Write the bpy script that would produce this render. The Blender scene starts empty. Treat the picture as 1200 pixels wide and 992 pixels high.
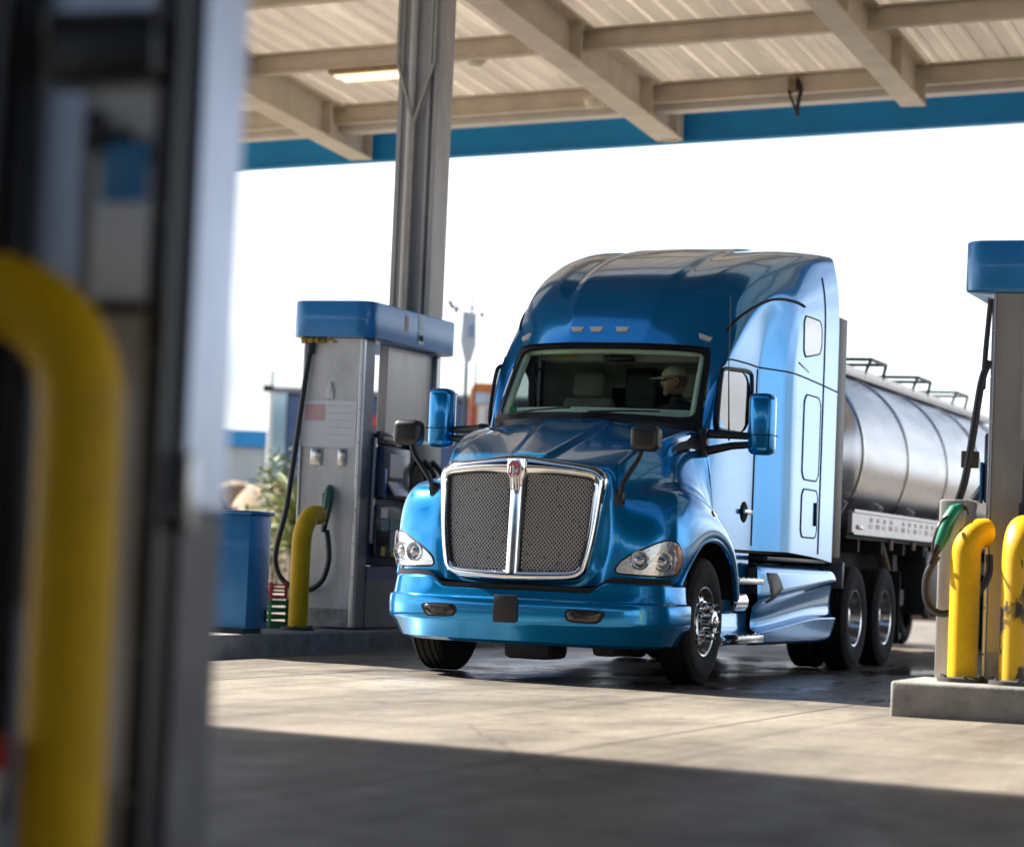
import bpy, bmesh, math, random
from mathutils import Vector, Matrix
from mathutils.bvhtree import BVHTree

random.seed(7)
sc = bpy.context.scene
COL = sc.collection

# ------------------------------------------------------------------ camera
CAM_H, PITCH, ROLL = .945, .054, .042
cam_d = bpy.data.cameras.new('camera')
cam_d.sensor_fit = 'HORIZONTAL'
cam_d.sensor_width = 36.0
cam_d.lens = 2959.75 / 1200 * 36
cam_d.clip_start = .1
cam_d.clip_end = 4000
cam_d.dof.use_dof = True
cam_d.dof.focus_distance = 20.3
cam_d.dof.aperture_fstop = 1.35
cam = bpy.data.objects.new('camera', cam_d)
COL.objects.link(cam)
fwd = Vector((0, math.cos(PITCH), math.sin(PITCH)))
up0 = Vector((0, -math.sin(PITCH), math.cos(PITCH)))
rt0 = Vector((1, 0, 0))
rt = rt0 * math.cos(ROLL) + up0 * math.sin(ROLL)
up = up0 * math.cos(ROLL) - rt0 * math.sin(ROLL)
m = Matrix((rt, up, -fwd)).transposed().to_4x4()
m.translation = (0, 0, CAM_H)
cam.matrix_world = m
sc.camera = cam

# ------------------------------------------------------------------ light
sc.view_settings.view_transform = 'Standard'
sc.view_settings.look = 'None'
sc.view_settings.exposure = 1.78
sc.view_settings.gamma = 1
sc.cycles.use_denoising = True
sc.cycles.max_bounces = 10
sc.cycles.diffuse_bounces = 6
sc.cycles.transmission_bounces = 8
sc.cycles.transparent_max_bounces = 12
sc.cycles.sample_clamp_indirect = 8

# site axes: x runs out of the truck's nose, y to the truck's left, z up
TH = .375
SITE0 = Vector((.513, 20.999, 0))
FX = Vector((-math.sin(TH), -math.cos(TH), 0))
LF = Vector((math.cos(TH), -math.sin(TH), 0))
ROTZ = math.atan2(FX.y, FX.x)
def W(x, y, z=0.0):
    return SITE0 + FX * x + LF * y + Vector((0, 0, z))

SUN_EL = math.radians(40)
sun_site = Vector((-.20, -1.0, 0)).normalized()          # towards the sun, in the site's axes
sun_h = FX * sun_site.x + LF * sun_site.y
to_sun = (sun_h * math.cos(SUN_EL) + Vector((0, 0, math.sin(SUN_EL)))).normalized()
sun_d = bpy.data.lights.new('sun', 'SUN')
sun_d.energy = 5.0
sun_d.angle = math.radians(.53)
sun_d.color = (1, .95, .87)
sun = bpy.data.objects.new('sun', sun_d)
sun.rotation_euler = to_sun.to_track_quat('Z', 'Y').to_euler()
sun.location = (-30, 10, 40)
COL.objects.link(sun)

world = bpy.data.worlds.new('World')
sc.world = world
world.use_nodes = True
wn, wl = world.node_tree.nodes, world.node_tree.links
wn.clear()
sky = wn.new('ShaderNodeTexSky')
sky.sky_type = 'NISHITA'
sky.sun_disc = False
sky.sun_elevation = SUN_EL
sky.sun_rotation = math.atan2(sun_h.x, sun_h.y)
sky.air_density = 1.0
sky.dust_density = .9
sky.ozone_density = 1.0
tc = wn.new('ShaderNodeTexCoord')
mp = wn.new('ShaderNodeMapping')
mp.inputs['Scale'].default_value = (1.6, 1.6, 4.2)
ns = wn.new('ShaderNodeTexNoise')
ns.inputs['Scale'].default_value = 2.2
ns.inputs['Detail'].default_value = 7
ns.inputs['Roughness'].default_value = .55
rp = wn.new('ShaderNodeValToRGB')
rp.color_ramp.elements[0].color = (.14, .14, .14, 1)
rp.color_ramp.elements[0].position = .36
rp.color_ramp.elements[1].position = .60
mx = wn.new('ShaderNodeMixRGB')
mx.inputs['Color2'].default_value = (14.0, 14.6, 15.6, 1)
bg = wn.new('ShaderNodeBackground')
bg.inputs['Strength'].default_value = .040
wo = wn.new('ShaderNodeOutputWorld')
wl.new(tc.outputs['Generated'], mp.inputs['Vector'])
wl.new(mp.outputs['Vector'], ns.inputs['Vector'])
wl.new(ns.outputs['Fac'], rp.inputs['Fac'])
sx_ = wn.new('ShaderNodeSeparateXYZ')               # bright cloud sits low, the sky overhead is clear blue
fade = wn.new('ShaderNodeMapRange')
fade.interpolation_type = 'SMOOTHSTEP'
fade.inputs['From Min'].default_value = .16
fade.inputs['From Max'].default_value = .34
fade.inputs['To Min'].default_value = 1.0
fade.inputs['To Max'].default_value = .06
cm = wn.new('ShaderNodeMath')
cm.operation = 'MULTIPLY'
wl.new(tc.outputs['Generated'], sx_.inputs[0])
wl.new(sx_.outputs['Z'], fade.inputs['Value'])
wl.new(rp.outputs['Color'], cm.inputs[0])
wl.new(fade.outputs['Result'], cm.inputs[1])
wl.new(cm.outputs[0], mx.inputs['Fac'])
wl.new(sky.outputs['Color'], mx.inputs['Color1'])
wl.new(mx.outputs['Color'], bg.inputs['Color'])
wl.new(bg.outputs['Background'], wo.inputs['Surface'])

# ------------------------------------------------------------------ materials
MATS = {}
def mat(name, col, rough=.5, metal=0.0, noise=0.0, nscale=8.0, coat=0.0, emit=None, alpha=None, stretch=None,
        bump=0.0, col2=None, spec=None, trans=0.0, rnoise=0.0, coords='Object', bscale=None):
    if name in MATS:
        return MATS[name]
    M = bpy.data.materials.new(name)
    M.use_nodes = True
    n, l = M.node_tree.nodes, M.node_tree.links
    b = n['Principled BSDF']
    b.inputs['Base Color'].default_value = (*col, 1)
    b.inputs['Roughness'].default_value = rough
    b.inputs['Metallic'].default_value = metal
    if coat:
        b.inputs['Coat Weight'].default_value = coat
        b.inputs['Coat Roughness'].default_value = .03
    if spec is not None:
        b.inputs['Specular IOR Level'].default_value = spec
    if trans:
        b.inputs['Transmission Weight'].default_value = trans
    if emit:
        b.inputs['Emission Color'].default_value = (*emit[0], 1)
        b.inputs['Emission Strength'].default_value = emit[1]
    if noise or bump or rnoise or col2:
        tcn = n.new('ShaderNodeTexCoord')
        mpn = n.new('ShaderNodeMapping')
        if stretch:
            mpn.inputs['Scale'].default_value = stretch
        t = n.new('ShaderNodeTexNoise')
        t.inputs['Scale'].default_value = nscale
        t.inputs['Detail'].default_value = 8
        t.inputs['Roughness'].default_value = .62
        l.new(tcn.outputs[coords], mpn.inputs['Vector'])
        l.new(mpn.outputs['Vector'], t.inputs['Vector'])
        if noise or col2:
            r = n.new('ShaderNodeValToRGB')
            lo = col2 if col2 else tuple(c * (1 - noise) for c in col)
            hi = col if col2 else tuple(min(1, c * (1 + noise * .6)) for c in col)
            r.color_ramp.elements[0].position = .3
            r.color_ramp.elements[1].position = .68
            r.color_ramp.elements[0].color = (*lo, 1)
            r.color_ramp.elements[1].color = (*hi, 1)
            l.new(t.outputs['Fac'], r.inputs['Fac'])
            l.new(r.outputs['Color'], b.inputs['Base Color'])
        if rnoise:
            mr = n.new('ShaderNodeMapRange')
            mr.inputs['From Min'].default_value = .3
            mr.inputs['From Max'].default_value = .7
            mr.inputs['To Min'].default_value = max(.02, rough - rnoise)
            mr.inputs['To Max'].default_value = min(1, rough + rnoise)
            l.new(t.outputs['Fac'], mr.inputs['Value'])
            l.new(mr.outputs['Result'], b.inputs['Roughness'])
        if bump:
            bp = n.new('ShaderNodeBump')
            bp.inputs['Strength'].default_value = bump
            bp.inputs['Distance'].default_value = .01
            src = t
            if bscale:
                src = n.new('ShaderNodeTexNoise')
                src.inputs['Scale'].default_value = bscale
                src.inputs['Detail'].default_value = 6
                l.new(mpn.outputs['Vector'], src.inputs['Vector'])
            l.new(src.outputs['Fac'], bp.inputs['Height'])
            l.new(bp.outputs['Normal'], b.inputs['Normal'])
    MATS[name] = M
    return M

def glass_mat(name, tint, refl_rough=.01, density=.9, ior=1.5):
    """thin pane: see-through with a tint, plus a fresnel reflection"""
    M = bpy.data.materials.new(name)
    M.use_nodes = True
    n, l = M.node_tree.nodes, M.node_tree.links
    n.clear()
    tr = n.new('ShaderNodeBsdfTransparent')
    tr.inputs['Color'].default_value = (*[c * density for c in tint], 1)
    gl = n.new('ShaderNodeBsdfGlossy')
    gl.inputs['Roughness'].default_value = refl_rough
    gl.inputs['Color'].default_value = (1, 1, 1, 1)
    fr = n.new('ShaderNodeFresnel')
    geo = n.new('ShaderNodeNewGeometry')              # the same reflection from either side of the pane
    e1 = n.new('ShaderNodeMath'); e1.operation = 'MULTIPLY_ADD'
    e1.inputs[1].default_value = -2.0; e1.inputs[2].default_value = 1.0
    e2_ = n.new('ShaderNodeMath'); e2_.operation = 'POWER'
    e2_.inputs[0].default_value = ior
    l.new(geo.outputs['Backfacing'], e1.inputs[0]); l.new(e1.outputs[0], e2_.inputs[1])
    l.new(e2_.outputs[0], fr.inputs['IOR'])
    mxs = n.new('ShaderNodeMixShader')
    o = n.new('ShaderNodeOutputMaterial')
    l.new(fr.outputs['Fac'], mxs.inputs['Fac'])
    l.new(tr.outputs['BSDF'], mxs.inputs[1])
    l.new(gl.outputs['BSDF'], mxs.inputs[2])
    l.new(mxs.outputs['Shader'], o.inputs['Surface'])
    MATS[name] = M
    return M

def paint_mat():
    M = mat('blue_flake_paint', (.001, .29, .69), .2, .66, coat=.85)
    n, l = M.node_tree.nodes, M.node_tree.links
    b = n['Principled BSDF']
    b.inputs['Coat IOR'].default_value = 1.5
    tcn = n.new('ShaderNodeTexCoord')
    v = n.new('ShaderNodeTexVoronoi')
    v.inputs['Scale'].default_value = 900
    r = n.new('ShaderNodeMapRange')
    r.inputs['To Min'].default_value = .12
    r.inputs['To Max'].default_value = .22
    l.new(tcn.outputs['Object'], v.inputs['Vector'])
    l.new(v.outputs['Color'], r.inputs['Value'])
    l.new(r.outputs['Result'], b.inputs['Roughness'])
    # road film, thicker towards the road in drifting patches
    t = n.new('ShaderNodeTexNoise')
    t.inputs['Scale'].default_value = 1.3
    t.inputs['Detail'].default_value = 7
    cr = n.new('ShaderNodeMapRange')
    cr.inputs['From Min'].default_value = .35
    cr.inputs['From Max'].default_value = .75
    cr.inputs['To Min'].default_value = .02
    cr.inputs['To Max'].default_value = .06
    l.new(tcn.outputs['Object'], t.inputs['Vector'])
    l.new(t.outputs['Fac'], cr.inputs['Value'])
    l.new(cr.outputs['Result'], b.inputs['Coat Roughness'])
    return M

PAINT = paint_mat()
CHROME = mat('chrome', (.86, .86, .87), .07, 1.0, rnoise=.04, nscale=6)
CHROME_D = mat('brushed_chrome', (.62, .61, .60), .22, 1.0, rnoise=.06, nscale=14)
ALU = mat('polished_tank_metal', (.56, .575, .61), .3, 1.0, noise=.1, nscale=2.5, rnoise=.07, stretch=(.25, 1, 1))
ALU_RAIL = mat('rail_alloy', (.72, .70, .70), .38, .6, noise=.12, nscale=5)
STEEL = mat('brushed_steel_panel', (.50, .47, .44), .42, .75, noise=.22, nscale=3.0, rnoise=.1, stretch=(1, 1, .25))
STEEL_L = mat('pale_steel_panel', (.68, .67, .65), .42, .12, noise=.22, nscale=4.5, rnoise=.08, stretch=(1, 1, .45))
STEEL_D = mat('dark_steel_panel', (.16, .17, .20), .4, .6, noise=.25, nscale=3)
RUBBER = mat('tyre_rubber', (.013, .013, .014), .82, noise=.35, nscale=9, bump=.15, bscale=60, spec=.3)
BLACK = mat('black_plastic', (.014, .014, .016), .38, noise=.2, nscale=6)
BLACK_R = mat('matte_black', (.012, .012, .013), .8)
HOSE = mat('hose_rubber', (.02, .02, .022), .45)
SEAM = mat('panel_gap', (.004, .006, .012), .7)
INSIDE = mat('cab_trim', (.36, .35, .31), .75, noise=.2, nscale=5)
INSIDE_L = mat('cab_trim_pale', (.66, .72, .62), .75, noise=.15, nscale=4)
YELLOW = mat('yellow_paint', (.74, .43, .006), .55, noise=.18, nscale=5, spec=.22, rnoise=.08)
def worn_yellow():
    """yellow paint scuffed black at tyre and bumper height"""
    M = mat('worn_yellow_paint', (.58, .33, .008), .4, coat=.2)
    n, l = M.node_tree.nodes, M.node_tree.links
    b = n['Principled BSDF']
    tcn = n.new('ShaderNodeTexCoord')
    mp_ = n.new('ShaderNodeMapping'); mp_.inputs['Scale'].default_value = (1, 1, .45)
    t = n.new('ShaderNodeTexNoise'); t.inputs['Scale'].default_value = 16; t.inputs['Detail'].default_value = 9
    t.inputs['Roughness'].default_value = .72
    w = n.new('ShaderNodeTexNoise'); w.inputs['Scale'].default_value = 3.1; w.inputs['Detail'].default_value = 2
    ad = n.new('ShaderNodeMath'); ad.operation = 'MULTIPLY_ADD'; ad.inputs[1].default_value = 1.5; ad.inputs[2].default_value = -.25
    sm_ = n.new('ShaderNodeMath'); sm_.operation = 'MULTIPLY'
    r = n.new('ShaderNodeValToRGB')
    e = r.color_ramp.elements
    e[0].position = .17; e[0].color = (.035, .028, .018, 1)
    e[1].position = .205; e[1].color = (.72, .42, .007, 1)
    l.new(tcn.outputs['Object'], mp_.inputs['Vector']); l.new(mp_.outputs['Vector'], t.inputs['Vector'])
    l.new(tcn.outputs['Object'], w.inputs['Vector']); l.new(w.outputs['Fac'], ad.inputs[0])
    l.new(ad.outputs[0], sm_.inputs[0]); l.new(t.outputs['Fac'], sm_.inputs[1])
    l.new(sm_.outputs[0], r.inputs['Fac'])
    l.new(r.outputs['Color'], b.inputs['Base Color'])
    return M
YELLOW_W = worn_yellow()
TOPBLUE = mat('topper_blue', (.02, .215, .52), .33, .15, noise=.1, nscale=3, coat=.4)
FASCIA = mat('fascia_blue', (.001, .28, .60), .45, noise=.1, nscale=1.2)
CREAM = mat('cream_steel_paint', (.64, .565, .47), .6, noise=.14, nscale=2.2, bump=.05)
DECK = mat('canopy_deck', (.55, .50, .44), .75, noise=.14, nscale=1.2, stretch=(.35, 1.6, 1))
COLUMN = mat('column_grey', (.50, .47, .45), .5, .1, noise=.2, nscale=3, stretch=(1, 1, .3))
CONC = mat('island_concrete', (.25, .24, .225), .8, noise=.35, nscale=5, bump=.4, bscale=40)
NAVY = mat('navy_module', (.025, .045, .11), .35, noise=.2, nscale=6, coat=.2)
WHITE = mat('white_plastic', (.75, .75, .74), .45)
GLASS = glass_mat('windscreen_glass', (.78, .88, .80), density=1.05, ior=1.2)
GLASS_S = glass_mat('side_glass', (.50, .56, .58), density=.8, ior=3.0)
GLASS_C = glass_mat('clear_lens', (.97, .98, 1.0), density=1.0, ior=1.45)

# ------------------------------------------------------------------ object helpers
def keys(o, label=None, cat=None, group=None, kind=None):
    if label: o['label'] = label
    if cat: o['category'] = cat
    if group: o['group'] = group
    if kind: o['kind'] = kind
    return o

ORIG = {}
def thing(name, label, cat, at=(0, 0, 0), group=None):
    o = bpy.data.objects.new(name, None)
    o.empty_display_size = .2
    COL.objects.link(o)
    o.location = W(*at)
    o.rotation_euler = (0, 0, ROTZ)
    ORIG[o.name] = Vector(at)
    return keys(o, label, cat, group)

def finish(name, bm, material, parent=None, smooth=True, angle=35, at=None):
    """bm is in site coordinates; link it as ONE mesh object under parent"""
    off = Vector((0, 0, 0))
    root = parent
    while root is not None and root.parent is not None:
        root = root.parent
    if root is not None:
        off = ORIG[root.name]
    elif at is not None:
        off = Vector(at)
    bmesh.ops.translate(bm, verts=bm.verts, vec=-off)
    me = bpy.data.meshes.new(name)
    bm.to_mesh(me)
    bm.free()
    for mm in (material if isinstance(material, (list, tuple)) else [material]):
        me.materials.append(mm)
    if smooth:
        me.shade_smooth()
        if angle is not None:
            me.set_sharp_from_angle(angle=math.radians(angle))
    o = bpy.data.objects.new(name, me)
    COL.objects.link(o)
    if parent is not None:
        o.parent = parent
    else:
        o.location = W(*off)
        o.rotation_euler = (0, 0, ROTZ)
        ORIG[o.name] = off
    return o

def B():
    return bmesh.new()

def box(bm, x0, x1, y0, y1, z0, z1, bev=0.0, seg=2):
    c = Vector(((x0 + x1) / 2, (y0 + y1) / 2, (z0 + z1) / 2))
    s = Vector((abs(x1 - x0), abs(y1 - y0), abs(z1 - z0)))
    r = bmesh.ops.create_cube(bm, size=1.0, matrix=Matrix.Translation(c) @ Matrix.Diagonal((*s, 1)))
    if bev:
        vs = set(r['verts'])
        es = [e for e in bm.edges if e.verts[0] in vs and e.verts[1] in vs]
        bmesh.ops.bevel(bm, geom=es, offset=min(bev, min(s) * .45), segments=seg, affect='EDGES', profile=.5)
    return r

def obox(bm, c, ax, ay, az, sx, sy, sz, bev=0.0):
    """oriented box: centre, three axes, three sizes"""
    M = Matrix((Vector(ax).normalized(), Vector(ay).normalized(), Vector(az).normalized())).transposed().to_4x4()
    M.translation = Vector(c)
    r = bmesh.ops.create_cube(bm, size=1.0, matrix=M @ Matrix.Diagonal((sx, sy, sz, 1)))
    if bev:
        vs = set(r['verts'])
        es = [e for e in bm.edges if e.verts[0] in vs and e.verts[1] in vs]
        bmesh.ops.bevel(bm, geom=es, offset=bev, segments=2, affect='EDGES', profile=.5)

def frame_for(t, hint=Vector((0, 0, 1))):
    t = t.normalized()
    if abs(t.dot(hint)) > .97:
        hint = Vector((0, 1, 0))
    a = t.cross(hint).normalized()
    return a, a.cross(t).normalized()

def tube(bm, pts, rad, n=12, caps=True, hint=Vector((0, 0, 1)), squash=1.0):
    """sweep; rad is a number or one per point; parallel-transport frames"""
    pts = [Vector(p) for p in pts]
    rs = rad if isinstance(rad, (list, tuple)) else [rad] * len(pts)
    rings = []
    a = None
    for i, p in enumerate(pts):
        t = (pts[min(i + 1, len(pts) - 1)] - pts[max(i - 1, 0)]).normalized()
        if a is None:
            a, b = frame_for(t, hint)
        else:
            a = (a - t * a.dot(t)).normalized()
            b = a.cross(t).normalized()
        rings.append([bm.verts.new(p + (a * math.cos(k * 2 * math.pi / n) + b * squash * math.sin(k * 2 * math.pi / n)) * rs[i]) for k in range(n)])
    for r0, r1 in zip(rings, rings[1:]):
        for k in range(n):
            bm.faces.new((r0[k], r0[(k + 1) % n], r1[(k + 1) % n], r1[k]))
    if caps:
        bm.faces.new(list(reversed(rings[0])))
        bm.faces.new(rings[-1])

def spline(pts, per=8, closed=False):
    """Catmull-Rom through the points"""
    P = [Vector(p) for p in pts]
    n = len(P)
    out = []
    rng = range(n) if closed else range(n - 1)
    for i in rng:
        p0 = P[(i - 1) % n] if closed else P[max(i - 1, 0)]
        p1, p2 = P[i], P[(i + 1) % n]
        p3 = P[(i + 2) % n] if closed else P[min(i + 2, n - 1)]
        for k in range(per):
            t = k / per
            out.append(.5 * ((2 * p1) + (p2 - p0) * t + (2 * p0 - 5 * p1 + 4 * p2 - p3) * t * t + (3 * p1 - p0 - 3 * p2 + p3) * t ** 3))
    if not closed:
        out.append(P[-1])
    return out

def lathe(bm, prof, c, axis='y', n=48, sign=1):
    """profile [(radius, along)], revolved round the axis through c"""
    c = Vector(c)
    rings = []
    for r, a in prof:
        ring = []
        for k in range(n):
            t = 2 * math.pi * k / n
            u, v = r * math.cos(t), r * math.sin(t)
            d = {'y': Vector((u, a * sign, v)), 'x': Vector((a * sign, u, v)), 'z': Vector((u, v, a * sign))}[axis]
            ring.append(bm.verts.new(c + d))
        rings.append(ring)
    for r0, r1 in zip(rings, rings[1:]):
        for k in range(n):
            bm.faces.new((r0[k], r0[(k + 1) % n], r1[(k + 1) % n], r1[k]))
    for ring, pr in ((rings[0], prof[0]), (rings[-1], prof[-1])):
        if pr[0] > 1e-4:
            pass
    bmesh.ops.remove_doubles(bm, verts=bm.verts, dist=1e-5)
    bmesh.ops.recalc_face_normals(bm, faces=bm.faces)

def grid(bm, rows):
    vs = [[bm.verts.new(p) for p in r] for r in rows]
    for a, b in zip(vs, vs[1:]):
        for i in range(len(a) - 1):
            bm.faces.new((a[i], a[i + 1], b[i + 1], b[i]))
    return vs

def prism(bm, poly, d0, d1, axis='x', bev=0.0):
    """extrude a polygon; axis x: poly is (y,z); axis y: (x,z); axis z: (x,y)"""
    def P(p, d):
        return {'x': (d, p[0], p[1]), 'y': (p[0], d, p[1]), 'z': (p[0], p[1], d)}[axis]
    a = [bm.verts.new(P(p, d0)) for p in poly]
    b = [bm.verts.new(P(p, d1)) for p in poly]
    n = len(poly)
    fs = [bm.faces.new(a), bm.faces.new(list(reversed(b)))]
    for i in range(n):
        fs.append(bm.faces.new((a[i], b[i], b[(i + 1) % n], a[(i + 1) % n])))
    bmesh.ops.recalc_face_normals(bm, faces=bm.faces)
    if bev:
        vs = set(a + b)
        es = [e for e in bm.edges if e.verts[0] in vs and e.verts[1] in vs]
        bmesh.ops.bevel(bm, geom=es, offset=bev, segments=2, affect='EDGES', profile=.5)

def rrect(cy, cz, w, h, r, n=5):
    out = []
    for (sx, sz, a0) in ((1, 1, 0), (-1, 1, 90), (-1, -1, 180), (1, -1, 270)):
        for k in range(n + 1):
            a = math.radians(a0 + 90 * k / n)
            out.append((cy + sx * (w / 2 - r) + r * math.cos(a), cz + sz * (h / 2 - r) + r * math.sin(a)))
    return out

def subdivided(bm, levels=3, creases=None):
    """Catmull-Clark the cage, returned as a new bmesh"""
    me = bpy.data.meshes.new('cage')
    bm.to_mesh(me)
    bm.free()
    o = bpy.data.objects.new('cage', me)
    COL.objects.link(o)
    md = o.modifiers.new('s', 'SUBSURF')
    md.levels = levels
    md.render_levels = levels
    md.boundary_smooth = 'PRESERVE_CORNERS'
    dg = bpy.context.evaluated_depsgraph_get()
    dg.update()
    me2 = bpy.data.meshes.new_from_object(o.evaluated_get(dg))
    out = bmesh.new()
    out.from_mesh(me2)
    bpy.data.objects.remove(o)
    bpy.data.meshes.remove(me)
    bpy.data.meshes.remove(me2)
    return out

def solid(bm, th):
    """give a sheet thickness inwards"""
    bmesh.ops.recalc_face_normals(bm, faces=bm.faces)
    bmesh.ops.solidify(bm, geom=bm.faces, thickness=th)

def copy_tree(o, parent=None, shift=None):
    c = o.copy()
    COL.objects.link(c)
    if parent is not None:
        c.parent = parent
    if shift is not None:
        c.location = o.location + FX * shift[0] + LF * shift[1] + Vector((0, 0, shift[2]))
        ORIG[c.name] = ORIG[o.name] + Vector(shift)
    for ch in list(o.children):
        copy_tree(ch, c)
    return c

# ================================================================== SETTING
def ground_mat():
    M = bpy.data.materials.new('forecourt_concrete')
    M.use_nodes = True
    n, l = M.node_tree.nodes, M.node_tree.links
    b = n['Principled BSDF']
    tcn = n.new('ShaderNodeTexCoord')
    def noise(scale, detail=8, rough=.6, stretch=None):
        t = n.new('ShaderNodeTexNoise')
        t.inputs['Scale'].default_value = scale
        t.inputs['Detail'].default_value = detail
        t.inputs['Roughness'].default_value = rough
        if stretch:
            mpn = n.new('ShaderNodeMapping'); mpn.inputs['Scale'].default_value = stretch
            l.new(tcn.outputs['Object'], mpn.inputs['Vector']); l.new(mpn.outputs['Vector'], t.inputs['Vector'])
        else:
            l.new(tcn.outputs['Object'], t.inputs['Vector'])
        return t
    def ramp(src, p0, c0, p1, c1):
        r = n.new('ShaderNodeValToRGB')
        r.color_ramp.elements[0].position = p0; r.color_ramp.elements[0].color = (*c0, 1)
        r.color_ramp.elements[1].position = p1; r.color_ramp.elements[1].color = (*c1, 1)
        l.new(src, r.inputs['Fac']); return r
    def mul(a, bb, fac=1.0, mode='MULTIPLY'):
        x = n.new('ShaderNodeMixRGB'); x.blend_type = mode
        x.inputs['Fac'].default_value = fac
        l.new(a, x.inputs['Color1']); l.new(bb, x.inputs['Color2']); return x
    base = ramp(noise(.55, 8, .62).outputs['Fac'], .3, (.22, .188, .150), .7, (.36, .312, .25))
    fine = ramp(noise(22, 6, .7).outputs['Fac'], .25, (.58, .58, .59), .75, (1.14, 1.14, 1.13))
    stain = ramp(noise(.9, 9, .68, (.35, 1.2, 1)).outputs['Fac'], .42, (.55, .53, .52), .56, (1, 1, 1))
    # tyre-worn lanes run along the truck lane
    lane = ramp(noise(.32, 6, .6, (.12, 1.6, 1)).outputs['Fac'], .38, (.72, .71, .70), .62, (1, 1, 1))
    c = mul(base.outputs['Color'], fine.outputs['Color'])
    c = mul(c.outputs['Color'], stain.outputs['Color'], .75)
    c = mul(c.outputs['Color'], lane.outputs['Color'], 1.0)
    # saw-cut joints
    br = n.new('ShaderNodeTexBrick')
    br.offset = 0.0
    br.inputs['Color1'].default_value = (1, 1, 1, 1); br.inputs['Color2'].default_value = (.93, .93, .94, 1)
    br.inputs['Mortar'].default_value = (.045, .042, .042, 1)
    br.inputs['Scale'].default_value = 1
    br.inputs['Mortar Size'].default_value = .014
    br.inputs['Mortar Smooth'].default_value = .3
    br.inputs['Brick Width'].default_value = 4.6
    br.inputs['Row Height'].default_value = 4.2
    mpb = n.new('ShaderNodeMapping'); mpb.inputs['Location'].default_value = (2.6, 1.35, 0)
    l.new(tcn.outputs['Object'], mpb.inputs['Vector']); l.new(mpb.outputs['Vector'], br.inputs['Vector'])
    c = mul(c.outputs['Color'], br.outputs['Color'])
    drip = ramp(noise(2.6, 5, .55).outputs['Fac'], .67, (1, 1, 1), .74, (.35, .34, .34))
    c = mul(c.outputs['Color'], drip.outputs['Color'], .8)
    spot = n.new('ShaderNodeTexVoronoi'); spot.inputs['Scale'].default_value = 1.7
    l.new(tcn.outputs['Object'], spot.inputs['Vector'])
    sp2 = ramp(spot.outputs['Distance'], .035, (.30, .29, .29), .075, (1, 1, 1))
    c = mul(c.outputs['Color'], sp2.outputs['Color'], .75)
    tyre = ramp(noise(1.1, 4, .5, (.05, 3.2, 1)).outputs['Fac'], .36, (.62, .61, .61), .46, (1, 1, 1))
    c = mul(c.outputs['Color'], tyre.outputs['Color'], .75)
    wob = noise(1.4, 4, .6)
    vm = n.new('ShaderNodeMixRGB'); vm.inputs['Fac'].default_value = .22
    l.new(tcn.outputs['Object'], vm.inputs['Color1']); l.new(wob.outputs['Color'], vm.inputs['Color2'])
    ck = n.new('ShaderNodeTexVoronoi'); ck.feature = 'DISTANCE_TO_EDGE'; ck.inputs['Scale'].default_value = .33
    l.new(vm.outputs['Color'], ck.inputs['Vector'])
    ckr = ramp(ck.outputs['Distance'], .0015, (.40, .39, .38), .004, (1, 1, 1))
    c = mul(c.outputs['Color'], ckr.outputs['Color'], .7)
    # wet spill and oil on the lane under and beside the truck
    sep = n.new('ShaderNodeSeparateXYZ'); l.new(tcn.outputs['Object'], sep.inputs[0])
    def mr(src, a0, a1, b0, b1):
        r = n.new('ShaderNodeMapRange'); r.inputs['From Min'].default_value = a0; r.inputs['From Max'].default_value = a1
        r.inputs['To Min'].default_value = b0; r.inputs['To Max'].default_value = b1
        l.new(src, r.inputs['Value']); return r
    def mth(op, a, bb):
        x = n.new('ShaderNodeMath'); x.operation = op
        for k, s in ((0, a), (1, bb)):
            if isinstance(s, (int, float)): x.inputs[k].default_value = s
            else: l.new(s, x.inputs[k])
        return x
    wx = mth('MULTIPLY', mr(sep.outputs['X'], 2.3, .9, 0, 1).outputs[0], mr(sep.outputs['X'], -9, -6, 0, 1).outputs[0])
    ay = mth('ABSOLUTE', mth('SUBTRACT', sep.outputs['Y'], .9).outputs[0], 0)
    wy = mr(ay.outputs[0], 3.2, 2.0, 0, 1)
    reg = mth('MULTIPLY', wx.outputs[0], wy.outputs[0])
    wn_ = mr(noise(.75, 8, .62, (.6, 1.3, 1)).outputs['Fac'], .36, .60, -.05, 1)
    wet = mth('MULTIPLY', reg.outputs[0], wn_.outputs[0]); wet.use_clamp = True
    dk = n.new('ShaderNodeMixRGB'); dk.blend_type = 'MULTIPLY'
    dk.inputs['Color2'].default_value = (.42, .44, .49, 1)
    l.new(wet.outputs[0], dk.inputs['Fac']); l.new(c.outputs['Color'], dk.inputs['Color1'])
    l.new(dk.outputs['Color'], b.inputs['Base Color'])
    rr = mr(noise(3.2, 8, .65).outputs['Fac'], .3, .7, .42, .70)
    rm = n.new('ShaderNodeMix'); rm.data_type = 'FLOAT'
    l.new(wet.outputs[0], rm.inputs[0]); l.new(rr.outputs[0], rm.inputs[2]); rm.inputs[3].default_value = .12
    l.new(rm.outputs[0], b.inputs['Roughness'])
    bp = n.new('ShaderNodeBump'); bp.inputs['Strength'].default_value = .35; bp.inputs['Distance'].default_value = .006
    l.new(noise(30, 6, .7).outputs['Fac'], bp.inputs['Height'])
    inv = mth('SUBTRACT', 1.0, wet.outputs[0])
    sm = mth('MULTIPLY', inv.outputs[0], .4); l.new(sm.outputs[0], bp.inputs['Strength'])
    l.new(bp.outputs['Normal'], b.inputs['Normal'])
    return M

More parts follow.
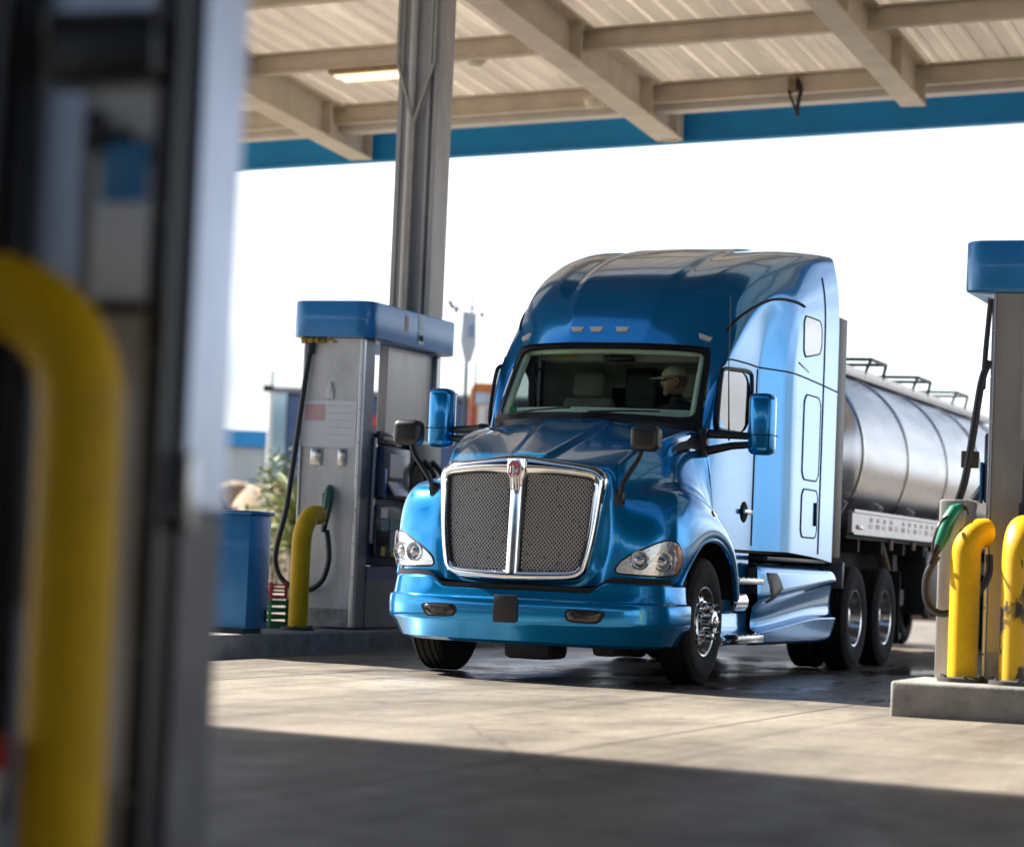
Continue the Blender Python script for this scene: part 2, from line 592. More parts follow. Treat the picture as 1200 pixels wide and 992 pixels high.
bm = B()
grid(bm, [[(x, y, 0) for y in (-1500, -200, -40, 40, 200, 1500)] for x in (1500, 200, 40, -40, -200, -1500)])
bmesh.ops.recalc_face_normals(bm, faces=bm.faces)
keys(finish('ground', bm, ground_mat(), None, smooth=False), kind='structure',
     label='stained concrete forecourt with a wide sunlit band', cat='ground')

# traffic islands the pumps stand on
def island(x0, x1, y0, y1, h, label):
    bm = B()
    box(bm, x0, x1, y0, y1, -.05, h, .025, 3)
    o = finish('pump_island', bm, CONC)
    keys(o, label, 'island', kind='structure')
    return o
island(-16, 4.5, -4.55, -3.02, .20, 'long low concrete island under the left pump')
island(-9, 2.76, 3.37, 4.75, .24, 'blunt ended concrete island under the right pump')
island(14.35, 15.4, 3.4, 4.46, .20, 'concrete island under the blurred near pump')

# ---------------------------------------------------------------- canopy over the truck
def zp(x, y):
    return 6.92 + .058 * (x + 13.9) + .0377 * (y + 4.9)
def edge_x(y):                        # unseen near edge, skewed to put its ground shadow in place
    return -1.75 + .333 * (y + 11.0)
Y0, Y1 = -13.6, 22.0  # unseen ends set by how much side light they let in

def beam_i(bm, p0, p1, depth, width, tf=.03, tw=.03):
    """I-beam from p0 to p1 (bottom centre line), depth upward"""
    p0, p1 = Vector(p0), Vector(p1)
    t = (p1 - p0).normalized()
    side = t.cross(Vector((0, 0, 1))).normalized()
    upv = side.cross(t).normalized()
    L = (p1 - p0).length
    mid = (p0 + p1) / 2
    obox(bm, mid + upv * tf / 2, t, side, upv, L, width, tf, .006)
    obox(bm, mid + upv * (depth - tf / 2), t, side, upv, L, width, tf, .006)
    obox(bm, mid + upv * depth / 2, t, side, upv, L, tw, depth - 2 * tf - .002)

canopy = thing('fuel_canopy', 'cream steel canopy roof with blue fascia above the parked truck', 'canopy', (-10, -4, 0))
# ribbed deck
bm = B()
ribs = []
y = Y0
while y < Y1:
    for dy, dz in ((0, 0), (.17, 0), (.20, .028), (.27, .028), (.30, 0)):
        ribs.append((y + dy, dz))
    y += .30
DARKST = mat('dimmed_canopy_steel', (.10, .10, .105), .6, noise=.2)  # unseen canopy steel darkened to cut bounced light
DARKDK = mat('dimmed_deck', (.10, .10, .10), .7, noise=.2)  # unseen deck darkened so the truck roof reflects less light
def deck_bay(bm, xa, xb):
    ra = [bm.verts.new((xa(yy), yy, zp(xa(yy), yy) + .60 + dz)) for yy, dz in ribs]
    rb = [bm.verts.new((xb(yy), yy, zp(xb(yy), yy) + .60 + dz)) for yy, dz in ribs]
    for i in range(len(ribs) - 1):
        if (Vector(ra[i].co) - Vector(ra[i + 1].co)).length > 1e-4:
            bm.faces.new((ra[i], ra[i + 1], rb[i + 1], rb[i]))
    bmesh.ops.solidify(bm, geom=bm.faces, thickness=.03)
deck_bay(bm, lambda y_: -6.0, lambda y_: -13.88)
finish('roof_deck', bm, DECK, canopy, smooth=False)
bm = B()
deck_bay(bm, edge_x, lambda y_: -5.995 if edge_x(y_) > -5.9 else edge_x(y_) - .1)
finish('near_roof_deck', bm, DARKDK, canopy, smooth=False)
for px in (-13.1, -10.3, -7.4, -4.5, -1.6):
    bm = B()
    ya = max(Y0, -11 + (px + 1.75) / .333 + .6)
    beam_i(bm, (px, ya, zp(px, ya) + .30), (px, Y1, zp(px, Y1) + .30), .29, .14)
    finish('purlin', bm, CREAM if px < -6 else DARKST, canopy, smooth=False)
bm = B()                                                   # white edge angle along the last purlin
obox(bm, (-13.30, (Y0 + Y1) / 2, zp(-13.3, (Y0 + Y1) / 2) + .225), (0, 1, .0377), (1, 0, .058), (0, 0, 1), Y1 - Y0, .22, .02)
obox(bm, (-13.19, (Y0 + Y1) / 2, zp(-13.19, (Y0 + Y1) / 2) + .275), (0, 1, .0377), (1, 0, .058), (0, 0, 1), Y1 - Y0, .018, .09)
finish('edge_angle', bm, mat('edge_white_paint', (.66, .62, .56), .55, noise=.12, nscale=3), canopy, smooth=False)
for by, w in ((-13.2, .36), (-8.66, .36), (-3.86, .40), (-.15, .34), (4.4, .42), (9.2, .42), (14, .42), (18.8, .42)):
    bm = B()
    xe = edge_x(by) - .2
    xs = -14.05 if by > -13.1 and by < -1 else -13.0
    beam_i(bm, (xs, by, zp(xs, by) + .0), (-6.0, by, zp(-6.0, by) + .0), .575, w, .035, .04)
    # end plate and stiffeners
    box(bm, xs + .002, xs + .03, by - w / 2 + .01, by + w / 2 - .01, zp(xs, by) + .04, zp(xs, by) + .53)
    for k in range(4):
        xx = xs + 1.4 + 2.85 * k
        if xx < -6.5:
            box(bm, xx, xx + .02, by - w / 2 + .02, by + w / 2 - .02, zp(xx, by) + .04, zp(xx, by) + .53)
    finish('beam', bm, CREAM, canopy, smooth=False)
    if xe > -5.5:
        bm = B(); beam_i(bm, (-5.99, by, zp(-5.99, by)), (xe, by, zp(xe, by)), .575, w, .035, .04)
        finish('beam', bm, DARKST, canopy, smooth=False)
bm = B()                                                   # hanger post at the end of the middle beam
box(bm, -14.02, -13.92, -3.95, -3.72, zp(-14, -3.8) - .02, zp(-14, -3.8) + .72)
finish('hanger_post', bm, CREAM, canopy, smooth=False)
bm = B()
obox(bm, (-14.20, (Y0 + Y1) / 2, zp(-14.2, (Y0 + Y1) / 2) + .52), (0, 1, .0377), (1, 0, 0), (0, 0, 1), Y1 - Y0 + .2, .06, 1.02)
obox(bm, (-14.16, (Y0 + Y1) / 2, zp(-14.2, (Y0 + Y1) / 2) + .005), (0, 1, .0377), (1, 0, 0), (0, 0, 1), Y1 - Y0 + .2, .16, .035, .006)
for k in range(13):
    yy = Y0 + 1.2 + 3.1 * k
    box(bm, -14.168, -14.165, yy, yy + .012, zp(-14.2, yy) + .03, zp(-14.2, yy) + 1.0)
finish('fascia', bm, FASCIA, canopy, smooth=False)
# column: H section with conduit, splayed bracket at its head
def canopy_column(cx, cy, base_z, parent):
    bm = B()
    top = zp(cx, cy) + .05
    box(bm, cx - .20, cx + .13, cy - .19, cy + .19, base_z, top)                # boxed web
    box(bm, cx - .20, cx + .20, cy + .192, cy + .245, base_z, top, .006)         # broad flanges
    box(bm, cx - .20, cx + .16, cy - .245, cy - .192, base_z, top, .006)
    box(bm, cx + .132, cx + .19, cy + .115, cy + .145, base_z, top)
    box(bm, cx - .32, cx + .32, cy - .36, cy + .36, base_z, base_z + .03)
    c = finish('column', bm, COLUMN, parent, smooth=False)
    bm = B()
    tube(bm, [(cx + .18, cy - .075, base_z + .02), (cx + .18, cy - .075, top - .05)], .042, 12)
    finish('conduit', bm, mat('conduit_paint', (.66, .62, .56), .5, noise=.12), c)
    bm = B()
    pale = mat('bracket_paint', (.48, .43, .37), .55, noise=.2)
    for s in (-1, 1):
        obox(bm, (cx + .215, cy + s * .105 - .02, 5.93), (0, s * .20, .62), (1, 0, 0), (0, -.62, s * .2), .68, .05, .03)
        box(bm, cx + .19, cx + .24, cy + s * .215 - .035, cy + s * .215 - .005, 6.24, top)
    box(bm, cx + .192, cx + .235, cy - .035, cy - .005, .25, 5.64)
    finish('splayed_bracket', bm, pale, c, smooth=False)
canopy_column(-5.25, -3.80, .20, canopy)

# near canopy above the camera, out of the top of the picture; it shades the foreground
canopy2 = thing('fuel_canopy', 'unseen darkened steel canopy roof above the near pump', 'canopy', (14, 0, 0))
def e2(y): return 6.05 + .149 * (y + 7.8)
bm = B()
ra, rb = [], []
y = -17.0
while y < 30:
    for dy, dz in ((0, 0), (.17, 0), (.20, .045), (.27, .045)):
        ra.append(bm.verts.new((e2(y + dy), y + dy, 7.9 + dz)))
        rb.append(bm.verts.new((34, y + dy, 7.9 + dz)))
    y += .30
for i in range(len(ra) - 1):
    bm.faces.new((ra[i], ra[i + 1], rb[i + 1], rb[i]))
bmesh.ops.solidify(bm, geom=bm.faces, thickness=.03)
finish('roof_deck', bm, mat('dimmed_deck', (.10, .10, .10), .7, noise=.2), canopy2, smooth=False)  # deck colour darkened to cut light bounced onto the foreground
for px in (9.8, 13, 16.2, 19.4, 22.6, 25.8, 29):
    bm = B(); beam_i(bm, (px, -17, 7.6), (px, 30, 7.6), .29, .14); finish('purlin', bm, DARKST, canopy2, smooth=False)
for by in (-14, -9, -4, 1, 6, 11, 16, 21, 26):
    bm = B(); beam_i(bm, (e2(by) + .3, by, 7.28), (34, by, 7.28), .575, .4); finish('beam', bm, DARKST, canopy2, smooth=False)
bm = B()
a, b_ = Vector((e2(-17) - .06, -17, 7.75)), Vector((e2(30) - .06, 30, 7.75))
t = (b_ - a).normalized()
obox(bm, (a + b_) / 2, t, Vector((0, 0, 1)).cross(t), (0, 0, 1), (b_ - a).length, .06, .85)
finish('fascia', bm, FASCIA, canopy2, smooth=False)
bm = B()
box(bm, 17.5, 17.9, 3.8, 4.2, 0, 7.28)
finish('column', bm, COLUMN, canopy2, smooth=False)

# unseen building added behind the camera to block light from the foreground
shop = thing('light_block_building', 'added unseen light blocking building behind the near pump', 'building', (40, 0, 0))
bm = B(); box(bm, 36, 48, -26, 30, 0, 6.2); finish('wall', bm, mat('blocker_render', (.16, .14, .13), .85, noise=.2, nscale=.8), shop, smooth=False)
for k in range(9):
    bm = B(); box(bm, 35.94, 35.995, -22 + 5.5 * k, -18.5 + 5.5 * k, .6, 3.2); wf = finish('window', bm, BLACK, shop, smooth=False)
    bm = B(); box(bm, 35.90, 35.935, -21.9 + 5.5 * k, -18.6 + 5.5 * k, .7, 3.1); finish('pane', bm, mat('blocker_glass', (.03, .035, .04), .05, coat=1), wf, smooth=False)
bm = B(); box(bm, 35.5, 48.4, -26.4, 30.4, 6.21, 6.6); finish('roof', bm, FASCIA, shop, smooth=False)

# ================================================================== TRUCK
truck = thing('semi_truck', 'glossy blue sleeper semi truck with a chrome mesh grille', 'truck', (0, 0, 0))

def mirrored(bm):
    """add the y -> -y half and weld the middle"""
    g = bmesh.ops.duplicate(bm, geom=bm.verts[:] + bm.edges[:] + bm.faces[:])
    vs = [e for e in g['geom'] if isinstance(e, bmesh.types.BMVert)]
    fs = [e for e in g['geom'] if isinstance(e, bmesh.types.BMFace)]
    for v in vs:
        v.co.y = -v.co.y
    bmesh.ops.reverse_faces(bm, faces=fs)
    bmesh.ops.remove_doubles(bm, verts=bm.verts, dist=2e-4)
    bmesh.ops.recalc_face_normals(bm, faces=bm.faces)
    return bm

def crease(bm, pred, val):
    cl = bm.edges.layers.float.get('crease_edge') or bm.edges.layers.float.new('crease_edge')
    for e in bm.edges:
        if pred(e.verts[0].co, e.verts[1].co):
            e[cl] = val

# ---- hood and fenders: columns run from the grille round to the door, rows from the lip up to the windscreen
HOOD = [
 [(1.0,0,.76),(.95,0,1.0),(.94,0,1.25),(.93,0,1.45),(.95,0,1.6),(1.0,0,1.69),(1.02,0,1.745),(1.0,0,1.785),(.5,0,1.955),(-.06,0,2.15)],
 [(1.0,.12,.76),(.95,.12,1.0),(.94,.12,1.25),(.93,.12,1.45),(.95,.12,1.6),(1.0,.12,1.69),(1.02,.12,1.74),(1.0,.12,1.78),(.5,.19,1.95),(-.07,.25,2.147)],
 [(1.0,.16,.76),(.95,.16,1.0),(.94,.16,1.25),(.93,.16,1.45),(.95,.16,1.6),(.99,.16,1.67),(1.01,.16,1.715),(.99,.165,1.748),(.48,.24,1.918),(-.09,.305,2.13)],
 [(1.0,.42,.76),(.93,.42,1.0),(.92,.42,1.25),(.91,.42,1.45),(.93,.42,1.6),(.96,.42,1.66),(.98,.43,1.70),(.96,.44,1.728),(.42,.50,1.925),(-.18,.52,2.125)],
 [(.97,.60,.77),(.92,.60,1.0),(.90,.60,1.25),(.90,.60,1.45),(.92,.61,1.59),(.93,.61,1.645),(.94,.62,1.685),(.92,.63,1.71),(.36,.665,1.93),(-.28,.68,2.115)],
 [(.97,.67,.78),(.97,.70,1.0),(.955,.715,1.25),(.935,.72,1.42),(.915,.715,1.53),(.90,.71,1.60),(.89,.70,1.665),(.86,.69,1.715),(.28,.735,1.945),(-.32,.725,2.10)],
 [(.955,.76,.79),(.955,.785,1.0),(.93,.80,1.22),(.88,.815,1.38),(.83,.81,1.48),(.79,.79,1.55),(.73,.765,1.69),(.66,.745,1.83),(.15,.765,1.99),(-.37,.765,2.10)],
 [(.90,.93,.80),(.90,.95,1.0),(.87,.965,1.22),(.81,.97,1.42),(.73,.95,1.53),(.58,.88,1.57),(.46,.835,1.74),(.38,.805,1.925),(-.02,.82,2.035),(-.43,.83,2.10)],
 [(.78,1.08,.80),(.78,1.115,1.0),(.75,1.14,1.22),(.69,1.135,1.45),(.56,1.08,1.575),(.36,.96,1.60),(.2,.885,1.79),(.1,.85,2.0),(-.2,.86,2.06),(-.49,.89,2.09)],
 [(.62,1.17,.80),(.60,1.20,.97),(.56,1.215,1.2),(.47,1.195,1.45),(.34,1.11,1.58),(.12,.98,1.61),(-.03,.915,1.82),(-.12,.88,2.05),(-.33,.895,2.075),(-.52,.93,2.08)],
 [(.47,1.195,.97),(.43,1.222,1.07),(.37,1.235,1.25),(.26,1.205,1.46),(.13,1.115,1.565),(-.06,1.0,1.59),(-.2,.945,1.82),(-.28,.905,2.08),(-.41,.92,2.085),(-.54,.95,2.07)],
 [(.17,1.20,1.14),(.15,1.23,1.19),(.12,1.238,1.31),(.04,1.205,1.455),(-.05,1.12,1.53),(-.18,1.015,1.56),(-.33,.965,1.80),(-.40,.93,2.08),(-.48,.945,2.075),(-.555,.965,2.06)],
 [(-.22,1.20,1.175),(-.23,1.23,1.22),(-.24,1.235,1.31),(-.26,1.20,1.41),(-.29,1.12,1.47),(-.33,1.03,1.51),(-.42,.985,1.78),(-.46,.955,2.05),(-.52,.965,2.05),(-.565,.98,2.03)],
 [(-.56,1.20,1.08),(-.59,1.228,1.12),(-.61,1.232,1.19),(-.60,1.19,1.28),(-.57,1.12,1.34),(-.53,1.04,1.40),(-.51,1.012,1.70),(-.50,.99,1.98),(-.54,.992,1.98),(-.575,1.0,1.97)],
 [(-.77,1.20,.93),(-.81,1.225,.96),(-.83,1.225,1.02),(-.81,1.18,1.09),(-.75,1.11,1.14),(-.68,1.05,1.22),(-.60,1.033,1.52),(-.53,1.012,1.86),(-.56,1.014,1.86),(-.585,1.02,1.86)],
 [(-.88,1.20,.68),(-.93,1.218,.69),(-.95,1.212,.72),(-.92,1.16,.77),(-.86,1.10,.84),(-.79,1.06,.95),(-.66,1.043,1.38),(-.56,1.028,1.74),(-.58,1.028,1.74),(-.595,1.03,1.74)],
]
def sm01(t):
    t = max(0.0, min(1.0, t)); return t * t * (3 - 2 * t)
def nose(bm):
    """the nose sits a touch to the truck's right of the cab"""
    for v in bm.verts:
        if v.co.y < 0:
            v.co.y *= 1 + .07 * sm01((v.co.x + .3) / .6)
def NO(p):
    p = Vector(p)
    if p.y < 0: p.y *= 1 + .07 * sm01((p.x + .3) / .6)
    return p
bm = B()
vs = grid(bm, HOOD)
cl = bm.edges.layers.float.new('crease_edge')
for j in range(len(HOOD) - 1):
    e = bm.edges.get((vs[j][7], vs[j + 1][7]))
    if e: e[cl] = .72 if 4 <= j < 12 else .5
for j in (1, 2):
    for r_ in (7, 8):
        e = bm.edges.get((vs[j][r_], vs[j][r_ + 1]))
        if e: e[cl] = .75
mirrored(bm)
hood = subdivided(bm, 3)
nose(hood)
HOOD_BVH = BVHTree.FromBMesh(hood)
# split the one surface into the hood proper and the two fenders along the hood's flank
def split_off(src, pred):
    keep = src.copy()
    bmesh.ops.delete(keep, geom=[f for f in keep.faces if not pred(f.calc_center_median())], context='FACES')
    bmesh.ops.delete(src, geom=[f for f in src.faces if pred(f.calc_center_median())], context='FACES')
    return keep
def snap(bvh, p, off=0.0):
    co, nr, i, d = bvh.find_nearest(Vector(p))
    return co + nr * off, nr
finish('hood', hood, PAINT, truck, angle=None)

# wheel-arch lips
for s in (1, -1):
    bm = B()
    arch = [NO((c[0][0], c[0][1] * s, c[0][2])) for c in HOOD[9:]]
    tube(bm, spline(arch, 6), .022, 10)
    finish('arch_lip', bm, PAINT, truck)
    bm = B()                                   # dark inner arch
    rows = []
    for p in spline([(c[0][0] * 1.0, c[0][1], c[0][2]) for c in HOOD[9:]], 4):
        rows.append([(p.x, (p.y - .015) * s, p.z), (p.x + .0, .72 * s, p.z + .03)])
    grid(bm, rows); nose(bm)
    bmesh.ops.recalc_face_normals(bm, faces=bm.faces)
    finish('arch_liner', bm, BLACK_R, truck)

def lip_patch(name, bvh, outline, off, material, parent, rings=7, rim=.0, dome=0.0, drop=.01):
    """a lens or panel that lies on a surface: outline points snap to it, the middle may swell outwards"""
    bm = B()
    c = Vector((0, 0, 0))
    for p in outline: c += Vector(p)
    c /= len(outline)
    prev = None
    n = len(outline)
    for k in range(rings + 1):
        f = 1 - k / rings
        ring = []
        if k == 0:
            base = [snap(bvh, p, -drop)[0] for p in outline]
            prev = [bm.verts.new(p) for p in base]
        if f < 1e-6:
            q, nr = snap(bvh, c, off + dome)
            v = bm.verts.new(q)
            for i in range(n): bm.faces.new((prev[i], prev[(i + 1) % n], v))
            break
        for p in outline:
            q, nr = snap(bvh, c + (Vector(p) - c) * (f if k else .992), off + dome * (1 - f * f))
            ring.append(bm.verts.new(q))
        for i in range(n): bm.faces.new((prev[i], prev[(i + 1) % n], ring[(i + 1) % n], ring[i]))
        prev = ring
    bmesh.ops.recalc_face_normals(bm, faces=bm.faces)
    return finish(name, bm, material, parent, angle=50)

def on_line(bvh, pts, off, per=6, closed=False):
    return [snap(bvh, p, off)[0] for p in spline(pts, per, closed)]

# ---- cab and sleeper shell
BODY = [
 # windscreen edge, A-pillar, door front
 [(-.745,0,2.852),(-.75,.33,2.852),(-.76,.40,2.85),(-.84,.70,2.844),(-.965,.868,2.832),(-.90,.89,2.715),(-.82,.905,2.58),(-.75,.918,2.46),(-.69,.925,2.36),(-.56,.935,2.14),(-.44,1.0,1.7),(-.44,1.01,1.12)],
 [(-.785,0,2.985),(-.79,.34,2.982),(-.81,.41,2.96),(-.90,.72,2.915),(-1.03,.895,2.87),(-.97,.945,2.79),(-.88,.965,2.66),(-.79,.975,2.56),(-.72,.98,2.48),(-.60,.985,2.14),(-.50,1.03,1.7),(-.50,1.03,1.12)],
 [(-1.01,0,3.37),(-1.02,.36,3.365),(-1.04,.43,3.34),(-1.11,.745,3.26),(-1.24,.935,3.17),(-1.16,1.01,2.97),(-1.03,1.035,2.83),(-.90,1.03,2.72),(-.80,1.02,2.64),(-.69,1.03,2.13),(-.72,1.035,1.7),(-.72,1.035,1.12)],
 [(-1.38,0,3.62),(-1.39,.375,3.61),(-1.41,.445,3.585),(-1.48,.775,3.50),(-1.60,.965,3.40),(-1.52,1.06,3.18),(-1.40,1.055,3.02),(-1.28,1.04,2.73),(-1.24,1.03,2.665),(-1.22,1.035,2.13),(-1.2,1.04,1.7),(-1.2,1.04,1.12)],
 [(-1.85,0,3.79),(-1.86,.385,3.78),(-1.88,.455,3.755),(-1.95,.80,3.67),(-2.06,1.0,3.58),(-1.93,1.11,3.36),(-1.78,1.06,3.18),(-1.70,1.05,2.735),(-1.67,1.04,2.67),(-1.67,1.045,2.13),(-1.67,1.045,1.7),(-1.67,1.045,1.12)],
 [(-2.1,0,3.86),(-2.11,.39,3.85),(-2.13,.46,3.825),(-2.2,.82,3.74),(-2.30,1.02,3.66),(-2.15,1.145,3.42),(-1.95,1.08,3.235),(-1.83,1.055,2.735),(-1.81,1.05,2.67),(-1.80,1.05,2.13),(-1.80,1.05,1.7),(-1.80,1.05,1.12)],
 [(-2.55,0,3.955),(-2.56,.395,3.945),(-2.58,.465,3.92),(-2.63,.845,3.84),(-2.70,1.05,3.77),(-2.55,1.18,3.48),(-2.38,1.195,3.27),(-2.24,1.19,2.735),(-2.24,1.19,2.67),(-2.24,1.19,2.13),(-2.24,1.19,1.7),(-2.24,1.19,1.12)],
 [(-2.9,0,4.01),(-2.91,.40,4.0),(-2.93,.47,3.975),(-2.96,.865,3.90),(-3.0,1.07,3.84),(-2.82,1.2,3.5),(-2.55,1.22,3.28),(-2.42,1.22,2.735),(-2.42,1.22,2.67),(-2.42,1.22,2.13),(-2.42,1.22,1.7),(-2.42,1.22,1.12)],
 [(-3.5,0,4.07),(-3.5,.40,4.06),(-3.5,.47,4.035),(-3.5,.88,3.97),(-3.5,1.10,3.915),(-3.45,1.21,3.6),(-3.45,1.225,3.28),(-3.45,1.225,2.735),(-3.45,1.225,2.67),(-3.45,1.225,2.13),(-3.45,1.225,1.7),(-3.45,1.225,1.09)],
 [(-4.0,0,4.10),(-4.0,.40,4.09),(-4.0,.47,4.065),(-4.0,.90,4.01),(-4.0,1.115,3.95),(-4.0,1.215,3.68),(-4.0,1.225,3.28),(-4.0,1.225,2.735),(-4.0,1.225,2.67),(-4.0,1.225,2.13),(-4.0,1.225,1.7),(-4.0,1.225,1.05)],
]
for j_, st in enumerate(BODY):
    if j_ >= 1:
        k_ = min(1, j_ / 3)
        lo_ = (0, .0, .035, .07, .08, .075, .065, .055, .04, .03)[j_]
        for r_ in (0, 1, 2):
            st[r_] = (st[r_][0], st[r_][1] * 1.05, st[r_][2] - lo_)
        st[3] = (st[3][0], st[3][1] + .01 * k_, st[3][2] + .035 * k_)
        st[4] = (st[4][0], st[4][1] + .02 * k_, st[4][2] + .04 * k_)
bm = B()
vs = grid(bm, BODY)
cl = bm.edges.layers.float.new('crease_edge')
for j in range(len(BODY) - 1):
    for r_, v_ in ((1, .9), (2, .9), (4, .45)):
        e = bm.edges.get((vs[j][r_], vs[j + 1][r_]))
        if e: e[cl] = v_
for j in (5, 6, 7):
    for r_ in range(6, 11):
        e = bm.edges.get((vs[j][r_], vs[j][r_ + 1]))
        if e: e[cl] = .55
# leave the door-window openings out (rows 8-9, columns 2-4)
kill = []
for f in bm.faces:
    idx = set()
    for j in (2, 3):
        q = {vs[j][8], vs[j][9], vs[j + 1][8], vs[j + 1][9]}
        if set(f.verts) == q:
            kill.append(f)
bmesh.ops.delete(bm, geom=kill, context='FACES')
mirrored(bm)
body = subdivided(bm, 3)
BODY_BVH = BVHTree.FromBMesh(body)
nrm = {}
full_normals = {tuple(round(c, 5) for c in v.co): v.normal.copy() for v in body.verts}

def region(name, pred, material, parent):
    part = body.copy()
    bmesh.ops.delete(part, geom=[f for f in part.faces if not pred(f.calc_center_median())], context='FACES')
    if not part.faces:
        part.free(); return None
    ns = [full_normals[tuple(round(c, 5) for c in v.co)] for v in part.verts]
    o = finish(name, part, material, parent, angle=None)
    o.data.normals_split_custom_set_from_vertices(ns)
    return o
def is_roof(c): return c.z > 2.735 + .0 and (c.x < -.60)
def is_door(c, s): return c.y * s > .9 and -1.80 < c.x < -.46 and c.z < 2.70
cab_shell = region('cab_shell', lambda c: not is_roof(c) and not is_door(c, 1) and not is_door(c, -1), PAINT, truck)
roof_fairing = region('roof_fairing', is_roof, PAINT, truck)
doors = {}
for s in (1, -1):
    doors[s] = region('door', lambda c: is_door(c, s), PAINT, truck)

def seam(name, pts, parent, rad=.007, per=6, closed=False, material=None, bvh=None, off=.0):
    bm = B()
    L = on_line(bvh or BODY_BVH, pts, off, per, closed)
    if closed: L.append(L[0])
    tube(bm, L, rad, 6)
    return finish(name, bm, material or SEAM, parent)

for s in (1, -1):
    Y = lambda x, y, z: (x, y * s, z)
    d = doors[s]
    # shut lines
    seam('shut_line', [Y(-.46, 1.03, 1.75), Y(-.47, 1.03, 1.4), Y(-.48, 1.03, 1.16)], d)
    seam('shut_line', [Y(-1.80, 1.05, 2.72), Y(-1.80, 1.05, 2.2), Y(-1.80, 1.05, 1.7), Y(-1.80, 1.05, 1.16)], d)
    seam('cab_seam', [Y(-.84, 1.0, 2.68), Y(-.95, 1.03, 2.735), Y(-1.5, 1.05, 2.745), Y(-1.8, 1.06, 2.74), Y(-2.24, 1.19, 2.74), Y(-2.8, 1.22, 2.73), Y(-3.45, 1.23, 2.71), Y(-4.0, 1.23, 2.69)], cab_shell, .008)
    seam('sleeper_seam', [Y(-3.47, 1.195, 3.74), Y(-3.47, 1.21, 3.6), Y(-3.47, 1.22, 3.4), Y(-3.47, 1.23, 2.7), Y(-3.47, 1.23, 2.0), Y(-3.47, 1.23, 1.12)], cab_shell, .009)
    seam('roof_seam', [Y(-1.10, .99, 3.02), Y(-1.35, 1.04, 3.16), Y(-1.75, 1.09, 3.30), Y(-2.1, 1.14, 3.38), Y(-2.45, 1.18, 3.40), Y(-2.75, 1.20, 3.38)], roof_fairing, .014)
    # sleeper hatches
    def hatch(x0, x1, z0, z1, r, cut=0.0):
        pts = rrect((x0 + x1) / 2, (z0 + z1) / 2, abs(x1 - x0), z1 - z0, r, 4)
        return [Y(a, 1.23, b + (cut * (a - x0) if b < (z0 + z1) / 2 else 0)) for a, b in pts]
    for nm, args in (('vent_window', (-3.34, -2.72, 3.0, 3.30, .10, -.14)), ('upper_hatch', (-3.38, -2.80, 1.80, 2.58, .11)), ('lower_hatch', (-3.38, -2.82, 1.27, 1.71, .09))):
        pts = hatch(*args)
        lip_patch(nm, BODY_BVH, pts, .004, PAINT if 'hatch' in nm else mat('sleeper_glass', (.20, .25, .32), .06, .2, coat=1), cab_shell, rings=3, drop=.002)
        seam('gasket', pts, cab_shell.children[-1], .009, 2, True)
    lat = B()
    box(lat, -3.33, -3.29, 1.228 * s, 1.246 * s, 1.38, 1.60, .006)
    finish('latch', lat, BLACK, cab_shell)
    bm = B()                                            # maker's strip on the flank: a thin raised dash
    obox(bm, (-2.75, 1.222 * s, 2.82), (-1, 0, -.16), (0, 1, 0), (0, 0, 1), .36, .008, .018, .002)
    finish('side_trim', bm, mat('trim_grey', (.25, .27, .3), .3, .8), cab_shell)
    # door window: gasket, pane
    wpts = [Y(-.705, 1.035, 2.14), Y(-.71, 1.035, 2.3), Y(-.775, 1.03, 2.55), Y(-.86, 1.025, 2.64), Y(-1.2, 1.04, 2.665), Y(-1.58, 1.045, 2.675), Y(-1.665, 1.045, 2.60), Y(-1.67, 1.05, 2.3), Y(-1.66, 1.05, 2.16), Y(-1.58, 1.05, 2.125), Y(-1.2, 1.05, 2.12), Y(-.8, 1.04, 2.12)]
    bm = B()
    sp = spline(wpts, 4, True)
    bm.faces.new([bm.verts.new((-1.19 + (p[0] + 1.19) * 1.06, (1.018 + .012 * (-.7 - p[0])) * s, 2.4 + (p[2] - 2.4) * 1.08)) for p in sp])
    bmesh.ops.recalc_face_normals(bm, faces=bm.faces)
    w = finish('window', bm, GLASS_S, d, angle=None)
    bm = B()
    sp2 = [Vector(p) for p in sp] + [Vector(sp[0])]
    tube(bm, sp2, .018, 8)
    finish('window_gasket', bm, BLACK, d)
    # handle: black cup with a chrome paddle
    bm = B(); lathe(bm, [(.001, .012), (.075, .012), (.092, .002), (.096, -.012)], (-1.56, 1.047 * s, 1.45), 'y', 24, s); finish('handle_cup', bm, BLACK_R, d)
    bm = B(); box(bm, -1.72, -1.46, (1.058) * s, (1.088) * s, 1.43, 1.475, .012); finish('handle', bm, CHROME, d)
    bm = B(); box(bm, -1.86, -.50, .80 * s, 1.0 * s, 1.085, 1.12, .01); finish('door_sill', bm, BLACK, truck)

# sleeper back wall, floor and the inside of the cab
bm = B()
back = [(-3.99, p[1] * .985, p[2] - .035) for p in BODY[-1]]
ring = [bm.verts.new(p) for p in back] + [bm.verts.new((p[0], -p[1], p[2])) for p in reversed(back) if abs(p[1]) > 1e-6]
bm.faces.new(ring)
bmesh.ops.recalc_face_normals(bm, faces=bm.faces)
finish('back_wall', bm, BLACK, truck, smooth=False)
bm = B()
box(bm, -3.9, -.5, -.98, .98, 1.10, 1.16)
finish('cab_floor', bm, INSIDE, truck, smooth=False)
bm = B()
box(bm, -1.98, -1.95, -1.02, -.36, 1.16, 2.95); box(bm, -1.98, -1.95, .36, 1.02, 1.16, 2.95)
box(bm, -1.98, -1.95, -.359, .359, 2.55, 2.95)
box(bm, -3.0, -2.9, -1.1, 1.1, 1.16, 2.9)
finish('sleeper_curtain_wall', bm, INSIDE, truck, smooth=False)
bm = B()                                                  # headliner and overhead shelf
